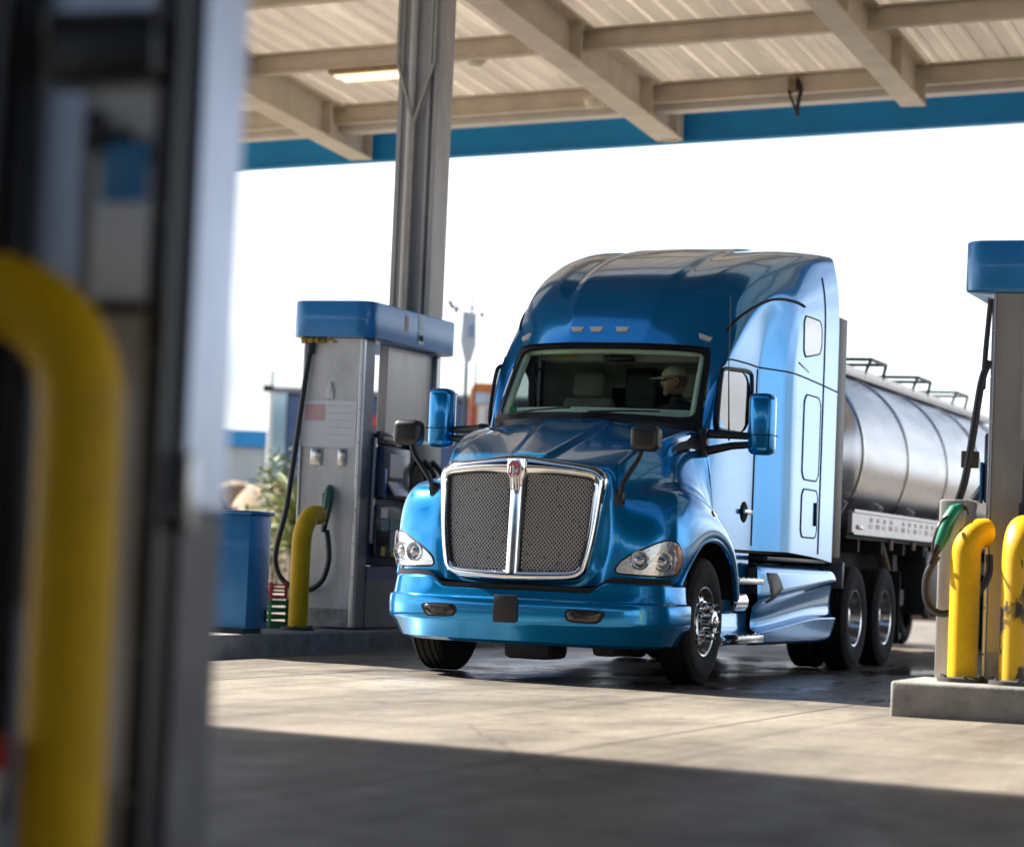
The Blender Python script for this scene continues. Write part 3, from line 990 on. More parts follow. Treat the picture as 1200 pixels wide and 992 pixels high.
box(bm, -2.9, -1.05, -.80, .80, 2.86, 2.90, .01)
box(bm, -1.40, -1.12, -.74, .74, 2.72, 2.85, .02)
finish('headliner', bm, INSIDE, truck)
bm = B()                                                  # dash: pale top pad under the glass
rows = []
for yy in (-.88, -.7, -.4, 0, .4, .7, .88):
    k = (yy / .9) ** 2
    rows.append([(-.24 - .36 * k, yy * .97, 2.08), (-.30 - .36 * k, yy * .97, 2.13), (-.36 - .34 * k, yy * .96, 2.265), (-.55 - .22 * k, yy * .96, 2.275), (-.80 - .06 * k, yy * .96, 2.20), (-.88, yy * .96, 2.05), (-.89, yy * .96, 1.5)])
grid(bm, rows)
bmesh.ops.recalc_face_normals(bm, faces=bm.faces)
finish('dashboard', bm, INSIDE_L, truck)
for yy in (.52, -.52):
    bm = B()
    box(bm, -1.75, -1.18, yy - .26, yy + .26, 1.58, 1.74, .06, 3)
    obox(bm, (-1.76, yy, 2.06), (1, 0, .14), (0, 1, 0), (-.14, 0, 1), .16, .48, .78, .06)
    obox(bm, (-1.80, yy, 2.56), (1, 0, .12), (0, 1, 0), (-.12, 0, 1), .13, .30, .24, .05)
    box(bm, -1.65, -1.25, yy - .18, yy + .18, 1.16, 1.6, .02)
    finish('seat', bm, INSIDE, truck)
bm = B()
R = .22
pts = []
cw = Vector((-.98, .50, 2.06))
aw = Vector((0, 1, 0)); bw = Vector((-.42, 0, .91)).normalized()
for k in range(33):
    t = 2 * math.pi * k / 32
    pts.append(cw + aw * R * math.cos(t) + bw * R * math.sin(t))
tube(bm, pts, .016, 8)
for t in (.3, math.pi - .3, -math.pi / 2):
    tube(bm, [cw, cw + aw * R * math.cos(t) + bw * R * math.sin(t)], .018, 6)
tube(bm, [cw, cw + Vector((.14, 0, -.22))], .035, 8)
finish('steering_wheel', bm, BLACK, truck)
bm = B()
box(bm, -1.20, -1.00, -.12, .14, 2.72, 2.76, .01)
box(bm, -1.9, -1.86, -.20, .10, 2.3, 2.72, .02)
for k in range(3): box(bm, -1.855, -1.85, -.17, .07, 2.36 + .12 * k, 2.43 + .12 * k)
finish('radio_stack', bm, BLACK, truck)
bm = B()
box(bm, -1.115, -1.11, -.62, -.42, 2.745, 2.785, .004)
finish('warning_sticker', bm, mat('sticker_yellow', (.40, .36, .05), .6), truck)
bm = B(); lathe(bm, [(.001, .012), (.05, .008), (.055, 0), (.05, -.006)], (-.62, -.80, 2.22), 'x', 24); finish('window_sticker', bm, mat('sticker_green', (.03, .35, .12), .5), truck)

# ---- windscreen
def screen_pt(u, v):
    """u across -1..1, v up 0..1"""
    k = abs(u) ** 2.4
    lo = Vector((-.14 - .42 * k, .92 * u, 2.18 - .02 * k))
    hi = Vector((-.76 - .205 * k, .868 * u, 2.838 - .012 * k))
    p = lo.lerp(hi, v)
    p.x += .03 * math.sin(math.pi * v) * (1 - k)
    return p
bm = B()
grid(bm, [[screen_pt(-1 + 2 * i / 32, j / 12) + Vector((-.015, 0, 0)) for i in range(33)] for j in range(13)])
bmesh.ops.recalc_face_normals(bm, faces=bm.faces)
ws = finish('windscreen', bm, GLASS, truck, angle=None)
# black border with rounded corners: outer edge of the screen to a rounded inner outline
bm = B()
N = 120
def border(t):
    """perimeter parameter -> (u,v) on the square and on the rounded inner outline"""
    a = 2 * math.pi * t
    c, s_ = math.cos(a), math.sin(a)
    q = max(abs(c), abs(s_))
    r0_ = (abs(c) ** 34 + abs(s_) ** 34) ** (-1 / 34)
    out = (c * r0_, s_ * r0_)
    e = 14
    r = (abs(c) ** e + abs(s_) ** e) ** (-1 / e)
    return out, (c * r, s_ * r)
o_r, i_r, i2 = [], [], []
for k in range(N):
    o, i = border(k / N)
    o_r.append(bm.verts.new(screen_pt(o[0] * 1.005, .5 + .5 * o[1] * 1.022) + Vector((.004, 0, .002))))
    p = screen_pt(i[0] * .962, .5 + .5 * (i[1] * .915) - .005) + Vector((.006, 0, .003))
    i_r.append(bm.verts.new(p))
    i2.append(bm.verts.new(p + Vector((-.03, 0, -.012))))
for k in range(N):
    k2 = (k + 1) % N
    bm.faces.new((o_r[k], o_r[k2], i_r[k2], i_r[k]))
    bm.faces.new((i_r[k], i_r[k2], i2[k2], i2[k]))
bmesh.ops.recalc_face_normals(bm, faces=bm.faces)
finish('screen_border', bm, BLACK, ws, angle=40)
bm = B()
for s in (1, -1):
    tube(bm, [screen_pt(.93 * s, v) + Vector((-.07, 0, -.01)) for v in (0, .2, .4, .6, .8, .97)], .035, 8)
tube(bm, [screen_pt(-.9 + 1.8 * i / 12, .955) + Vector((-.09, 0, -.02)) for i in range(13)], .03, 8)
finish('pillar_trim', bm, INSIDE_L, truck)
# wipers and cowl
bm = B()
rows = []
for i in range(25):
    u = -1 + 2 * i / 24
    k = abs(u) ** 2.2
    rows.append([screen_pt(u, .0) + Vector((.02, 0, .004)), screen_pt(u, 0) + Vector((.05, 0, -.03)), screen_pt(u, 0) + Vector((.03, 0, -.10))])
grid(bm, rows)
bmesh.ops.recalc_face_normals(bm, faces=bm.faces)
finish('cowl', bm, BLACK, truck)
for s, u0 in ((1, .08), (1, -.72)):
    bm = B()
    tube(bm, [screen_pt(u0 + .62 * t, .03 + .05 * t) + Vector((.03, 0, .012)) for t in (0, .2, .4, .6, .8, 1)], .008, 6)
    tube(bm, [screen_pt(u0 - .04 + .3 * t, -.01 + .05 * t) + Vector((.05, 0, .015)) for t in (0, .5, 1)], [.014, .01, .008], 6)
    finish('wiper', bm, BLACK, truck)

# roof marker lights
for yy in (-.29, -.115, .12, -.83, .80):
    p, n_ = snap(BODY_BVH, (-.80 if abs(yy) < .5 else -.99, yy, 2.96 if abs(yy) < .5 else 2.905), .004)
    side = Vector((0, 1, 0)) if abs(yy) < .5 else (Vector((0, 1, 0)) - n_ * n_.y).normalized()
    upv = n_.cross(side).normalized()
    if upv.z < 0: upv = -upv
    bm = B()
    poly = [(-.066, .024), (.066, .024), (.045, -.024), (-.045, -.024)]
    a = [bm.verts.new(p + side * x + upv * z - n_ * .01) for x, z in poly]
    b2 = [bm.verts.new(p + side * x * .9 + upv * z * .85 + n_ * .012) for x, z in poly]
    bm.faces.new(b2)
    for i in range(4): bm.faces.new((a[i], a[(i + 1) % 4], b2[(i + 1) % 4], b2[i]))
    bmesh.ops.recalc_face_normals(bm, faces=bm.faces)
    finish('marker_light', bm, mat('marker_lens', (.72, .62, .52), .22, coat=.6), truck, smooth=False)

# ---- grille
def gx(y, z):
    return 1.165 - .06 * (z - .8) - .15 * (abs(y) / .65) ** 2.2
def gpt(y, z, o=0.0):
    p = NO((gx(y, z) + o, y, z)); p.y -= .04
    return p
bm = B()
half = [(0, 1.70, .08), (.13, 1.70, .07), (.3, 1.692, .054), (.5, 1.672, .05), (.60, 1.652, .048), (.642, 1.605, .048), (.638, 1.5, .042), (.622, 1.28, .037), (.60, 1.1, .036), (.572, .96, .036), (.543, .88, .038), (.47, .842, .04), (.3, .83, .04), (.15, .824, .041), (0, .822, .042)]
loop = half + [(-y, z, w) for y, z, w in reversed(half[1:-1])]
pl = spline([(y, z, w) for y, z, w in loop], 5, True)
cen = Vector((0, 0, 1.27))
rings = []
nn = len(pl)
for i in range(nn):
    y, z, w = pl[i]
    t = Vector((0, pl[(i + 1) % nn][0] - pl[i - 1][0], pl[(i + 1) % nn][1] - pl[i - 1][1])).normalized()
    nrm_ = Vector((0, t.z, -t.y))
    if nrm_.dot(Vector((0, y, z)) - cen) < 0: nrm_ = -nrm_
    ring = []
    for (a, o) in ((-1, -.05), (-1, .0), (-.82, .03), (-.2, .045), (.45, .038), (.85, .012), (1, -.03), (1.02, -.09)):
        q = Vector((0, y, z)) + nrm_ * a * w
        ring.append(bm.verts.new(gpt(q.y, q.z, o)))
    rings.append(ring)
for i in range(nn):
    a, b2 = rings[i], rings[(i + 1) % nn]
    for k in range(len(a) - 1): bm.faces.new((a[k], a[k + 1], b2[k + 1], b2[k]))
bmesh.ops.recalc_face_normals(bm, faces=bm.faces)
grille = finish('grille_surround', bm, CHROME, truck, angle=60)
bm = B()
rows = []
for z in [.845 + .90 * k / 16 for k in range(17)]:
    w = .052 + .03 * sm01((z - 1.56) / .08)
    rows.append([gpt(a * w, z, o + .03 * sm01((z - 1.56) / .08)) for a, o in ((-1, -.03), (-1, .012), (-.75, .036), (0, .046), (.75, .036), (1, .012), (1, -.03))])
grid(bm, rows)
bmesh.ops.recalc_face_normals(bm, faces=bm.faces)
finish('centre_bar', bm, CHROME, grille, angle=50)
bm = B()
for k in range(4):
    tube(bm, [gpt(-.033 + .022 * k, 1.50, .047), gpt(-.033 + .022 * k, 1.60, .075)], .008, 8)
finish('bar_ribs', bm, CHROME_D, grille)
bm = B()
grid(bm, [[gpt((-1 + 2 * i / 16) * w, z, -.05) for i in range(17)] for z, w in ((.83, .53), (.9, .565), (1.0, .59), (1.2, .615), (1.4, .63), (1.55, .64), (1.67, .64))])
bmesh.ops.recalc_face_normals(bm, faces=bm.faces)
finish('grille_backing', bm, BLACK_R, grille, smooth=False)
def inside(poly, y, z):
    c = False
    n = len(poly)
    for i in range(n):
        (y1, z1), (y2, z2) = poly[i], poly[(i + 1) % n]
        if (z1 > z) != (z2 > z) and y < (y2 - y1) * (z - z1) / (z2 - z1) + y1: c = not c
    return c
WIRE = mat('grille_wire', (.66, .66, .67), .34, .8, rnoise=.1, nscale=20)
for s in (1, -1):
    out = [(.06, .858), (.49, .87), (.525, .93), (.562, 1.1), (.582, 1.3), (.596, 1.5), (.596, 1.575), (.565, 1.61), (.35, 1.636), (.10, 1.642), (.066, 1.61), (.058, 1.2)]
    bm = B()
    sp_ = .031
    step = .0125
    import itertools
    for d in (1, -1):
        k = -60
        while k < 130:
            # line  z = d*1.25*y + c
            c0 = .2 + k * sp_ * 1.15
            seg = []
            yy = .05
            run = []
            while yy <= .64:
                zz = d * 1.25 * yy + c0 + (1.0 if d < 0 else 0)
                if inside(out, yy, zz): run.append((yy, zz))
                elif len(run) > 1: seg.append(run); run = []
                else: run = []
                yy += step
            if len(run) > 1: seg.append(run)
            for r_ in seg:
                pts = [gpt(y_ * s, z_, -.02 + .003 * d) for i, (y_, z_) in enumerate(r_)]
                tube(bm, pts, .005, 4, caps=False)
            k += 1
    finish('grille_mesh', bm, WIRE, grille, angle=None)
    bm = B()
    o3 = spline([gpt(y_ * s, z_, -.005) for y_, z_ in out], 3, True)
    tube(bm, list(o3) + [o3[0]], .013, 6)
    finish('mesh_frame', bm, BLACK, grille)
# red badge with a pale monogram
bm = B()
hexa = [(-.026, .062), (.026, .062), (.047, .03), (.047, -.035), (.03, -.062), (-.03, -.062), (-.047, -.035), (-.047, .03)]
bz = 1.665
a = [bm.verts.new(gpt(y, bz + z, .07)) for y, z in hexa]
b2 = [bm.verts.new(gpt(y * .95, bz + z * .96, .09)) for y, z in hexa]
bm.faces.new(b2)
for i in range(8): bm.faces.new((a[i], a[(i + 1) % 8], b2[(i + 1) % 8], b2[i]))
bmesh.ops.recalc_face_normals(bm, faces=bm.faces)
badge = finish('badge', bm, mat('badge_red', (.42, .012, .03), .25, coat=.8), grille, smooth=False)
bm = B()
tube(bm, [gpt(y * 1.05, bz + z * 1.04, .084) for y, z in hexa + hexa[:1]], .006, 6)
for line in ([(-.030, .020), (-.032, -.03)], [(-.010, .025), (-.010, -.042)], [(-.010, .02), (.006, -.02)], [(.008, -.035), (.008, .0)], [(.008, 0), (.018, -.03)], [(.018, -.03), (.026, .005)], [(.026, .005), (.033, -.025)], [(-.02, -.052), (.025, -.052)]):
    tube(bm, [gpt(y, bz + z, .093) for y, z in line], .0048, 5)
finish('badge_monogram', bm, mat('badge_white', (.8, .76, .76), .25, .5), badge)

# hood centre crease trim
bm = B()
bm.free()

# ---- bumper
plan = [(1.255, 0), (1.25, .2), (1.235, .42), (1.205, .62), (1.15, .80), (1.06, .96), (.93, 1.09), (.78, 1.175), (.62, 1.215), (.46, 1.225)]
pp = spline([(x, y, 0) for x, y in plan], 4)
full = [Vector((p.x, -p.y, 0)) for p in reversed(pp[1:])] + list(pp)
def bumper_top(y):
    t = min(1, max(0, (abs(y) - .60) / .16))
    t = t * t * (3 - 2 * t)
    return .715 + (.80 - .715) * t
prof = [(-.19, .285), (-.15, .29), (-.10, .315), (-.035, .43), (-.012, .452), (-.002, .47), (0, .50), (.002, .57), (-.002, .628), (-.006, .638), (-.030, .652), (-.034, .662), (-.044, .73), (-.052, .785), (-.065, .799), (-.12, .80)]
bm = B()
rows = []
for i, p in enumerate(full):
    t = (full[min(i + 1, len(full) - 1)] - full[max(i - 1, 0)]).normalized()
    n_ = Vector((t.y, -t.x, 0))
    if n_.x < 0 and abs(p.y) < 1.1: n_ = -n_
    if n_.y * p.y < 0 and abs(p.y) >= 1.1: n_ = -n_
    tp = bumper_top(p.y)
    r = []
    for o, z in prof:
        zz = z if z < .665 else .662 + (z - .662) * (tp - .662) / (.80 - .662)
        r.append(p + n_ * o + Vector((0, 0, zz)))
    rows.append(r)
grid(bm, rows)
nose(bm)
bmesh.ops.recalc_face_normals(bm, faces=bm.faces)
bumper_bvh = BVHTree.FromBMesh(bm)
bumper = finish('bumper', bm, PAINT, truck, angle=28)
for s in (1, -1):
    outl = [(1.16, .50 * s, .585), (1.15, .62 * s, .585), (1.1, .735 * s, .575), (1.1, .745 * s, .545), (1.15, .70 * s, .485), (1.15, .62 * s, .478), (1.15, .50 * s, .483), (1.16, .455 * s, .50), (1.16, .44 * s, .54), (1.16, .46 * s, .578)]
    def onb(y, z, off):
        h, n_, i_, d_ = bumper_bvh.ray_cast(Vector((3, y, z)), Vector((-1, 0, 0)))
        return Vector((h.x + off, y, z))
    O = [NO(p) for p in outl]
    O = spline(O, 3, True)
    c = sum(O, Vector()) / len(O)
    fog = None
    for nm, mt, k0, o0, o1 in (('fog_recess', BLACK_R, 1.0, .004, .004), ('fog_lamp', mat('dark_lens', (.010, .011, .013), .14, coat=1), .84, .006, .012)):
        bm = B()
        rings = []
        for f, o_ in ((k0 * 1.02, -.004), (k0, o0), (k0 * .9, o1), (k0 * .6, o1), (k0 * .3, o1)):
            rings.append([bm.verts.new(onb(c.y + (p.y - c.y) * f, c.z + (p.z - c.z) * f, o_)) for p in O])
        for r0, r1 in zip(rings, rings[1:]):
            for i in range(len(O)): bm.faces.new((r0[i], r0[(i + 1) % len(O)], r1[(i + 1) % len(O)], r1[i]))
        bm.faces.new(rings[-1])
        bmesh.ops.recalc_face_normals(bm, faces=bm.faces)
        fog = finish(nm, bm, mt, fog or bumper, angle=40)
bm = B()
prism(bm, rrect(-.045, .565, .20, .215, .012, 3), 1.262, 1.275, 'x', .003)
finish('number_plate_blank', bm, mat('plate_black', (.02, .018, .02), .6), bumper)
bm = B()                                   # dark gap between bumper and hood
rows = []
for p in full:
    t = p - Vector((.10, 0, 0)) if abs(p.y) < 1.1 else p - Vector((.05, .06 * (1 if p.y > 0 else -1), 0))
    tp = bumper_top(p.y)
    rows.append([t + Vector((0, 0, .60)), t + Vector((-.0, 0, tp + .04))])
grid(bm, rows)
nose(bm)
bmesh.ops.recalc_face_normals(bm, faces=bm.faces)
finish('bumper_gap_liner', bm, BLACK_R, truck)
bm = B()
box(bm, .55, 1.0, -.16, .24, .17, .34, .05)
box(bm, .2, .9, .55, .75, .22, .36, .04)
box(bm, -.5, .9, -.38, -.30, .45, .70, .01); box(bm, -.5, .9, .30, .38, .45, .70, .01)
box(bm, -.08, .08, -1.0, 1.0, .40, .52, .02)
finish('front_crossmember', bm, BLACK_R, truck)
bm = B()                                   # engine bay mass, closes the view through the arches
box(bm, -.9, .80, -.55, .55, .55, 1.6)
finish('engine_block', bm, BLACK_R, truck, smooth=False)

# ---- headlights, both sides
HL = [(.96, .755, .885), (.95, .77, .955), (.91, .86, 1.03), (.86, .96, 1.085), (.80, 1.04, 1.13), (.73, 1.11, 1.15), (.66, 1.165, 1.12), (.625, 1.195, 1.04), (.63, 1.195, .95), (.67, 1.165, .885), (.75, 1.09, .868), (.84, .99, .868), (.92, .86, .872)]
for s in (1, -1):
    pts = spline([NO((x, y * s, z)) for x, y, z in HL], 4, True)
    hl = lip_patch('headlight', HOOD_BVH, pts, .004, mat('lamp_reflector', (.93, .94, .95), .1, .8, bump=.55, nscale=15), truck, rings=6, drop=.004)
    for (q, r, mt) in (((.88, .915, .985), .078, 0), ((.77, 1.05, .985), .082, 0)):
        p, n_ = snap(HOOD_BVH, NO((q[0], q[1] * s, q[2])), .006)
        ax = (n_ + Vector((1.2, 0, 0))).normalized()
        a_, b_ = frame_for(ax)
        bm = B()
        prof_ = [(r * 1.0, .0), (r * .98, .018), (r * .84, .016), (r * .72, -.004), (r * .55, .012), (r * .35, .024), (.0005, .028)]
        rings = []
        for rr_, h in prof_:
            rings.append([bm.verts.new(p + (a_ * math.cos(2 * math.pi * k / 24) + b_ * math.sin(2 * math.pi * k / 24)) * rr_ + n_ * h) for k in range(24)])
        for r0, r1 in zip(rings, rings[1:]):
            for k in range(24): bm.faces.new((r0[k], r0[(k + 1) % 24], r1[(k + 1) % 24], r1[k]))
        bmesh.ops.recalc_face_normals(bm, faces=bm.faces)
        finish('projector', bm, mat('projector_bowl', (.50, .52, .55), .12, .9), hl, angle=50)
    amb = [(.70, 1.135, 1.125), (.662, 1.162, 1.105), (.632, 1.19, 1.04), (.637, 1.19, .95), (.67, 1.163, .90), (.685, 1.15, .90), (.665, 1.165, .97), (.672, 1.158, 1.05)]
    lip_patch('turn_signal', HOOD_BVH, spline([NO((x, y * s, z)) for x, y, z in amb], 2, True), .010, mat('amber_lens', (.75, .30, .16), .2, .2, coat=1), hl, rings=3)
    lip_patch('lens_cover', HOOD_BVH, pts, .034, GLASS_C, hl, rings=6, drop=.002, dome=.01)
    seam('lamp_gasket', [tuple(p) for p in pts[::4]], hl, .008, 4, True, bvh=HOOD_BVH)
    # fender side marker and seam
    p = snap(HOOD_BVH, (-.05, 1.18 * s, 1.40), .003)[0]
    ml = [(-.15 + dx, 1.215 * s, 1.40 + dz) for dx, dz in rrect(0, 0, .13, .055, .025, 3)]
    lip_patch('side_marker', HOOD_BVH, ml, .010, mat('side_marker_lens', (.55, .30, .12), .25, .2, coat=1), truck, rings=3)
    # mirror base: chrome triangle with a black window
    qt = [(.24, .885 * s, 1.83), (.10, .89 * s, 1.93), (-.05, .905 * s, 2.0), (-.28, .94 * s, 2.045), (-.42, .96 * s, 2.04), (-.44, .97 * s, 1.93), (-.2, .93 * s, 1.895), (.05, .905 * s, 1.85)]
    mb = lip_patch('quarter_trim', HOOD_BVH, qt, .014, CHROME, truck, rings=3)
    lip_patch('quarter_window', HOOD_BVH, [(.10, .90 * s, 1.875), (.03, .90 * s, 1.93), (-.09, .915 * s, 1.975), (-.31, .945 * s, 2.01), (-.31, .95 * s, 1.94), (-.1, .92 * s, 1.91)], .018, BLACK, mb, rings=3)

# ---- mirrors
for s in (1, -1):
    bm = B()
    box(bm, -.70, -.50, 1.342 * s, 1.562 * s, 1.905, 2.42, .06, 4)
    mr_ = finish('mirror', bm, PAINT, truck)
    for v in mr_.data.vertices:
        if v.co.x > -.58: v.co.x -= .02 * ((abs(v.co.y) - 1.45) / .1) ** 2
    bm = B(); box(bm, -.716, -.701, 1.36 * s, 1.54 * s, 1.93, 2.39, .004); finish('mirror_glass', bm, CHROME, mr_)
    bm = B(); box(bm, -.703, -.497, 1.333 * s, 1.567 * s, 2.065, 2.072); finish('mirror_split', bm, SEAM, mr_, smooth=False)
    bm = B()
    tube(bm, [(-.50, 1.00 * s, 2.07), (-.58, 1.2 * s, 2.065), (-.60, 1.36 * s, 2.06)], [.034, .028, .026], 10, squash=1.2)
    tube(bm, [(-.48, 1.00 * s, 1.92), (-.58, 1.2 * s, 1.975), (-.60, 1.36 * s, 1.99)], [.034, .028, .026], 10, squash=1.2)
    box(bm, -.52, -.40, .96 * s, 1.03 * s, 1.87, 2.11, .02)
    finish('mirror_arm', bm, BLACK, mr_)
# hood mirrors
for (top, foot, s) in (((.85, .92, 1.945), (.90, .74, 1.46), 1), ((.85, -1.12, 1.95), (.80, -.87, 1.48), -1)):
    bm = B()
    x, y, z = top
    box(bm, x - .10, x + .08, y - .118, y + .118, z - .105, z + .105, .055, 4)
    hm = finish('hood_mirror', bm, BLACK, truck)
    bm = B(); box(bm, x - .097, x - .0915, y - .085, y + .085, z - .08, z + .08, .002); finish('mirror_glass', bm, CHROME, hm)
    bm = B()
    f_ = snap(HOOD_BVH, foot, .0)[0]
    tube(bm, spline([(x, y - .03 * s, z - .09), (x + .0, y - .07 * s, z - .19), (f_.x + .05, f_.y + .05 * s, z - .34), (f_.x + .03, f_.y + .015 * s, f_.z + .05), f_], 5), [.022] * 21, 8)
    box(bm, f_.x - .04, f_.x + .04, f_.y - .04, f_.y + .04, f_.z - .05, f_.z + .06, .015)
    finish('mirror_arm', bm, BLACK, hm)
# antenna on the driver's side mirror arm
bm = B()
tube(bm, [(-.60, 1.17, 2.02), (-.62, 1.14, 2.6), (-.66, 1.12, 3.25)], [.008, .005, .003], 6)
finish('antenna', bm, BLACK, truck)

# ---- wheels
def tyre_bm(c, s, r=.515, w=.29, rim=.29):
    bm = B()
    h = w / 2
    prof_ = [(rim - .012, h - .055), (rim + .005, h - .012), (rim + .03, h - .004), (rim + .09, h), (r - .09, h - .0), (r - .06, h - .006), (r - .055, h - .012), (r - .03, h - .016), (r - .012, h - .03)]
    gro = []
    for g in (-.085, -.03, .03, .085):
        gro += [(r - .004, g + .009), (r - .018, g + .007), (r - .018, g - .007), (r - .004, g - .009)]
    gro = sorted(gro, key=lambda q: -q[1])
    prof_ += [(r - .004, h - .045)] + gro + [(r - .004, -h + .045)] + [(a, -b) for a, b in reversed(prof_)]
    lathe(bm, prof_, c, 'y', 72, s)
    # shoulder lugs
    return bm
def lug_cone(bm, p, s, l, r):
    lathe2 = [(r, 0), (r, l * .35), (r * .72, l * .42), (r * .62, l * .9), (r * .3, l), (.0004, l)]
    bm2 = B(); lathe(bm2, lathe2, p, 'y', 10, s)
    me = bpy.data.meshes.new('tmp'); bm2.to_mesh(me); bm2.free(); bm.from_mesh(me); bpy.data.meshes.remove(me)
def join(bm, bm2):
    me = bpy.data.meshes.new('tmp'); bm2.to_mesh(me); bm2.free(); bm.from_mesh(me); bpy.data.meshes.remove(me)
def front_wheel(c, s, parent):
    t = finish('wheel', tyre_bm(c, s), RUBBER, parent, angle=40)
    c = Vector(c)
    bm = B()
    lathe(bm, [(.285, .075), (.291, .125), (.283, .135), (.268, .128), (.255, .095), (.245, .078), (.21, .095), (.165, .105), (.16, .106), (.14, .107), (.11, .107)], c, 'y', 60, s)
    rim = finish('rim', bm, mat('forged_rim', (.66, .66, .66), .2, 1.0, rnoise=.06, nscale=12), t, angle=30)
    bm = B()
    for k in range(10):
        a = 2 * math.pi * (k + .5) / 10
        p = c + Vector((math.cos(a) * .215, .0965 * s, math.sin(a) * .215))
        rad = Vector((math.cos(a), 0, math.sin(a))); tan = Vector((-math.sin(a), 0, math.cos(a)))
        yo = Vector((0, s, 0))
        ring = [bm.verts.new(p + rad * .026 * math.cos(q) + tan * .036 * math.sin(q) + yo * (.006 - .10 * (.026 * math.cos(q)) / .03 * .12)) for q in [2 * math.pi * j / 16 for j in range(16)]]
        bm.faces.new(ring)
    bmesh.ops.recalc_face_normals(bm, faces=bm.faces)
    finish('hand_hole', bm, BLACK_R, rim, smooth=False)
    bm = B()
    lathe(bm, [(.168, .106), (.165, .125), (.118, .135), (.105, .16), (.10, .20), (.085, .215), (.05, .222), (.045, .235), (.0005, .238)], c, 'y', 40, s)
    for k in range(10):
        a = 2 * math.pi * k / 10
        lug_cone(bm, c + Vector((math.cos(a) * .142, .118 * s, math.sin(a) * .142)), s, .10, .022)
    finish('hub', bm, CHROME, t, angle=30)
for s in (1, -1):
    front_wheel((0, 1.07 * s, .515), s, truck)
def drive_wheel(c, s, parent):
    t = finish('wheel', tyre_bm(c, s, .515, .28), RUBBER, parent, angle=40)
    c = Vector(c)
    bm = B()
    lathe(bm, [(.285, .07), (.291, .115), (.283, .126), (.266, .118), (.255, .07), (.235, -.02), (.215, -.055), (.19, -.06), (.16, -.062), (.155, -.03), (.13, -.02), (.115, .03), (.105, .06), (.06, .07), (.0005, .07)], c, 'y', 60, s)
    rim = finish('rim', bm, mat('forged_rim', (.66, .66, .66), .2, 1.0), t, angle=30)
    bm = B()
    for k in range(10):
        a = 2 * math.pi * k / 10
        lug_cone(bm, c + Vector((math.cos(a) * .185, -.058 * s, math.sin(a) * .185)), s, .05, .018)
    finish('lug_nut_ring', bm, CHROME_D, rim, angle=30)
for ax_ in (-5.03, -6.35):
    for s in (1, -1):
        drive_wheel((ax_, 1.10 * s, .515), s, truck)
        t = finish('wheel', tyre_bm((ax_, .76 * s, .515), s, .515, .28), RUBBER, truck, angle=40)
bm = B()
for ax_ in (-5.03, -6.35):
    tube(bm, [(ax_, -1.0, .515), (ax_, 1.0, .515)], .09, 12)
    tube(bm, [(ax_, -.18, .515), (ax_, .18, .515)], .22, 16)
for s in (1, -1):
    box(bm, -7.2, -.5, .40 * s, .48 * s, .72, .98, .01)
box(bm, -6.2, -5.1, -.5, .5, .99, 1.12, .03)
box(bm, -4.6, -4.2, -.45, .45, .7, 1.0, .02)
finish('chassis', bm, BLACK_R, truck)
bm = B()
for s in (1, -1):
    bm = B(); box(bm, -4.62, -4.56, .62 * s, 1.2 * s, .80, 1.06, .01)
    finish('quarter_fender_bracket', bm, STEEL_D, truck)

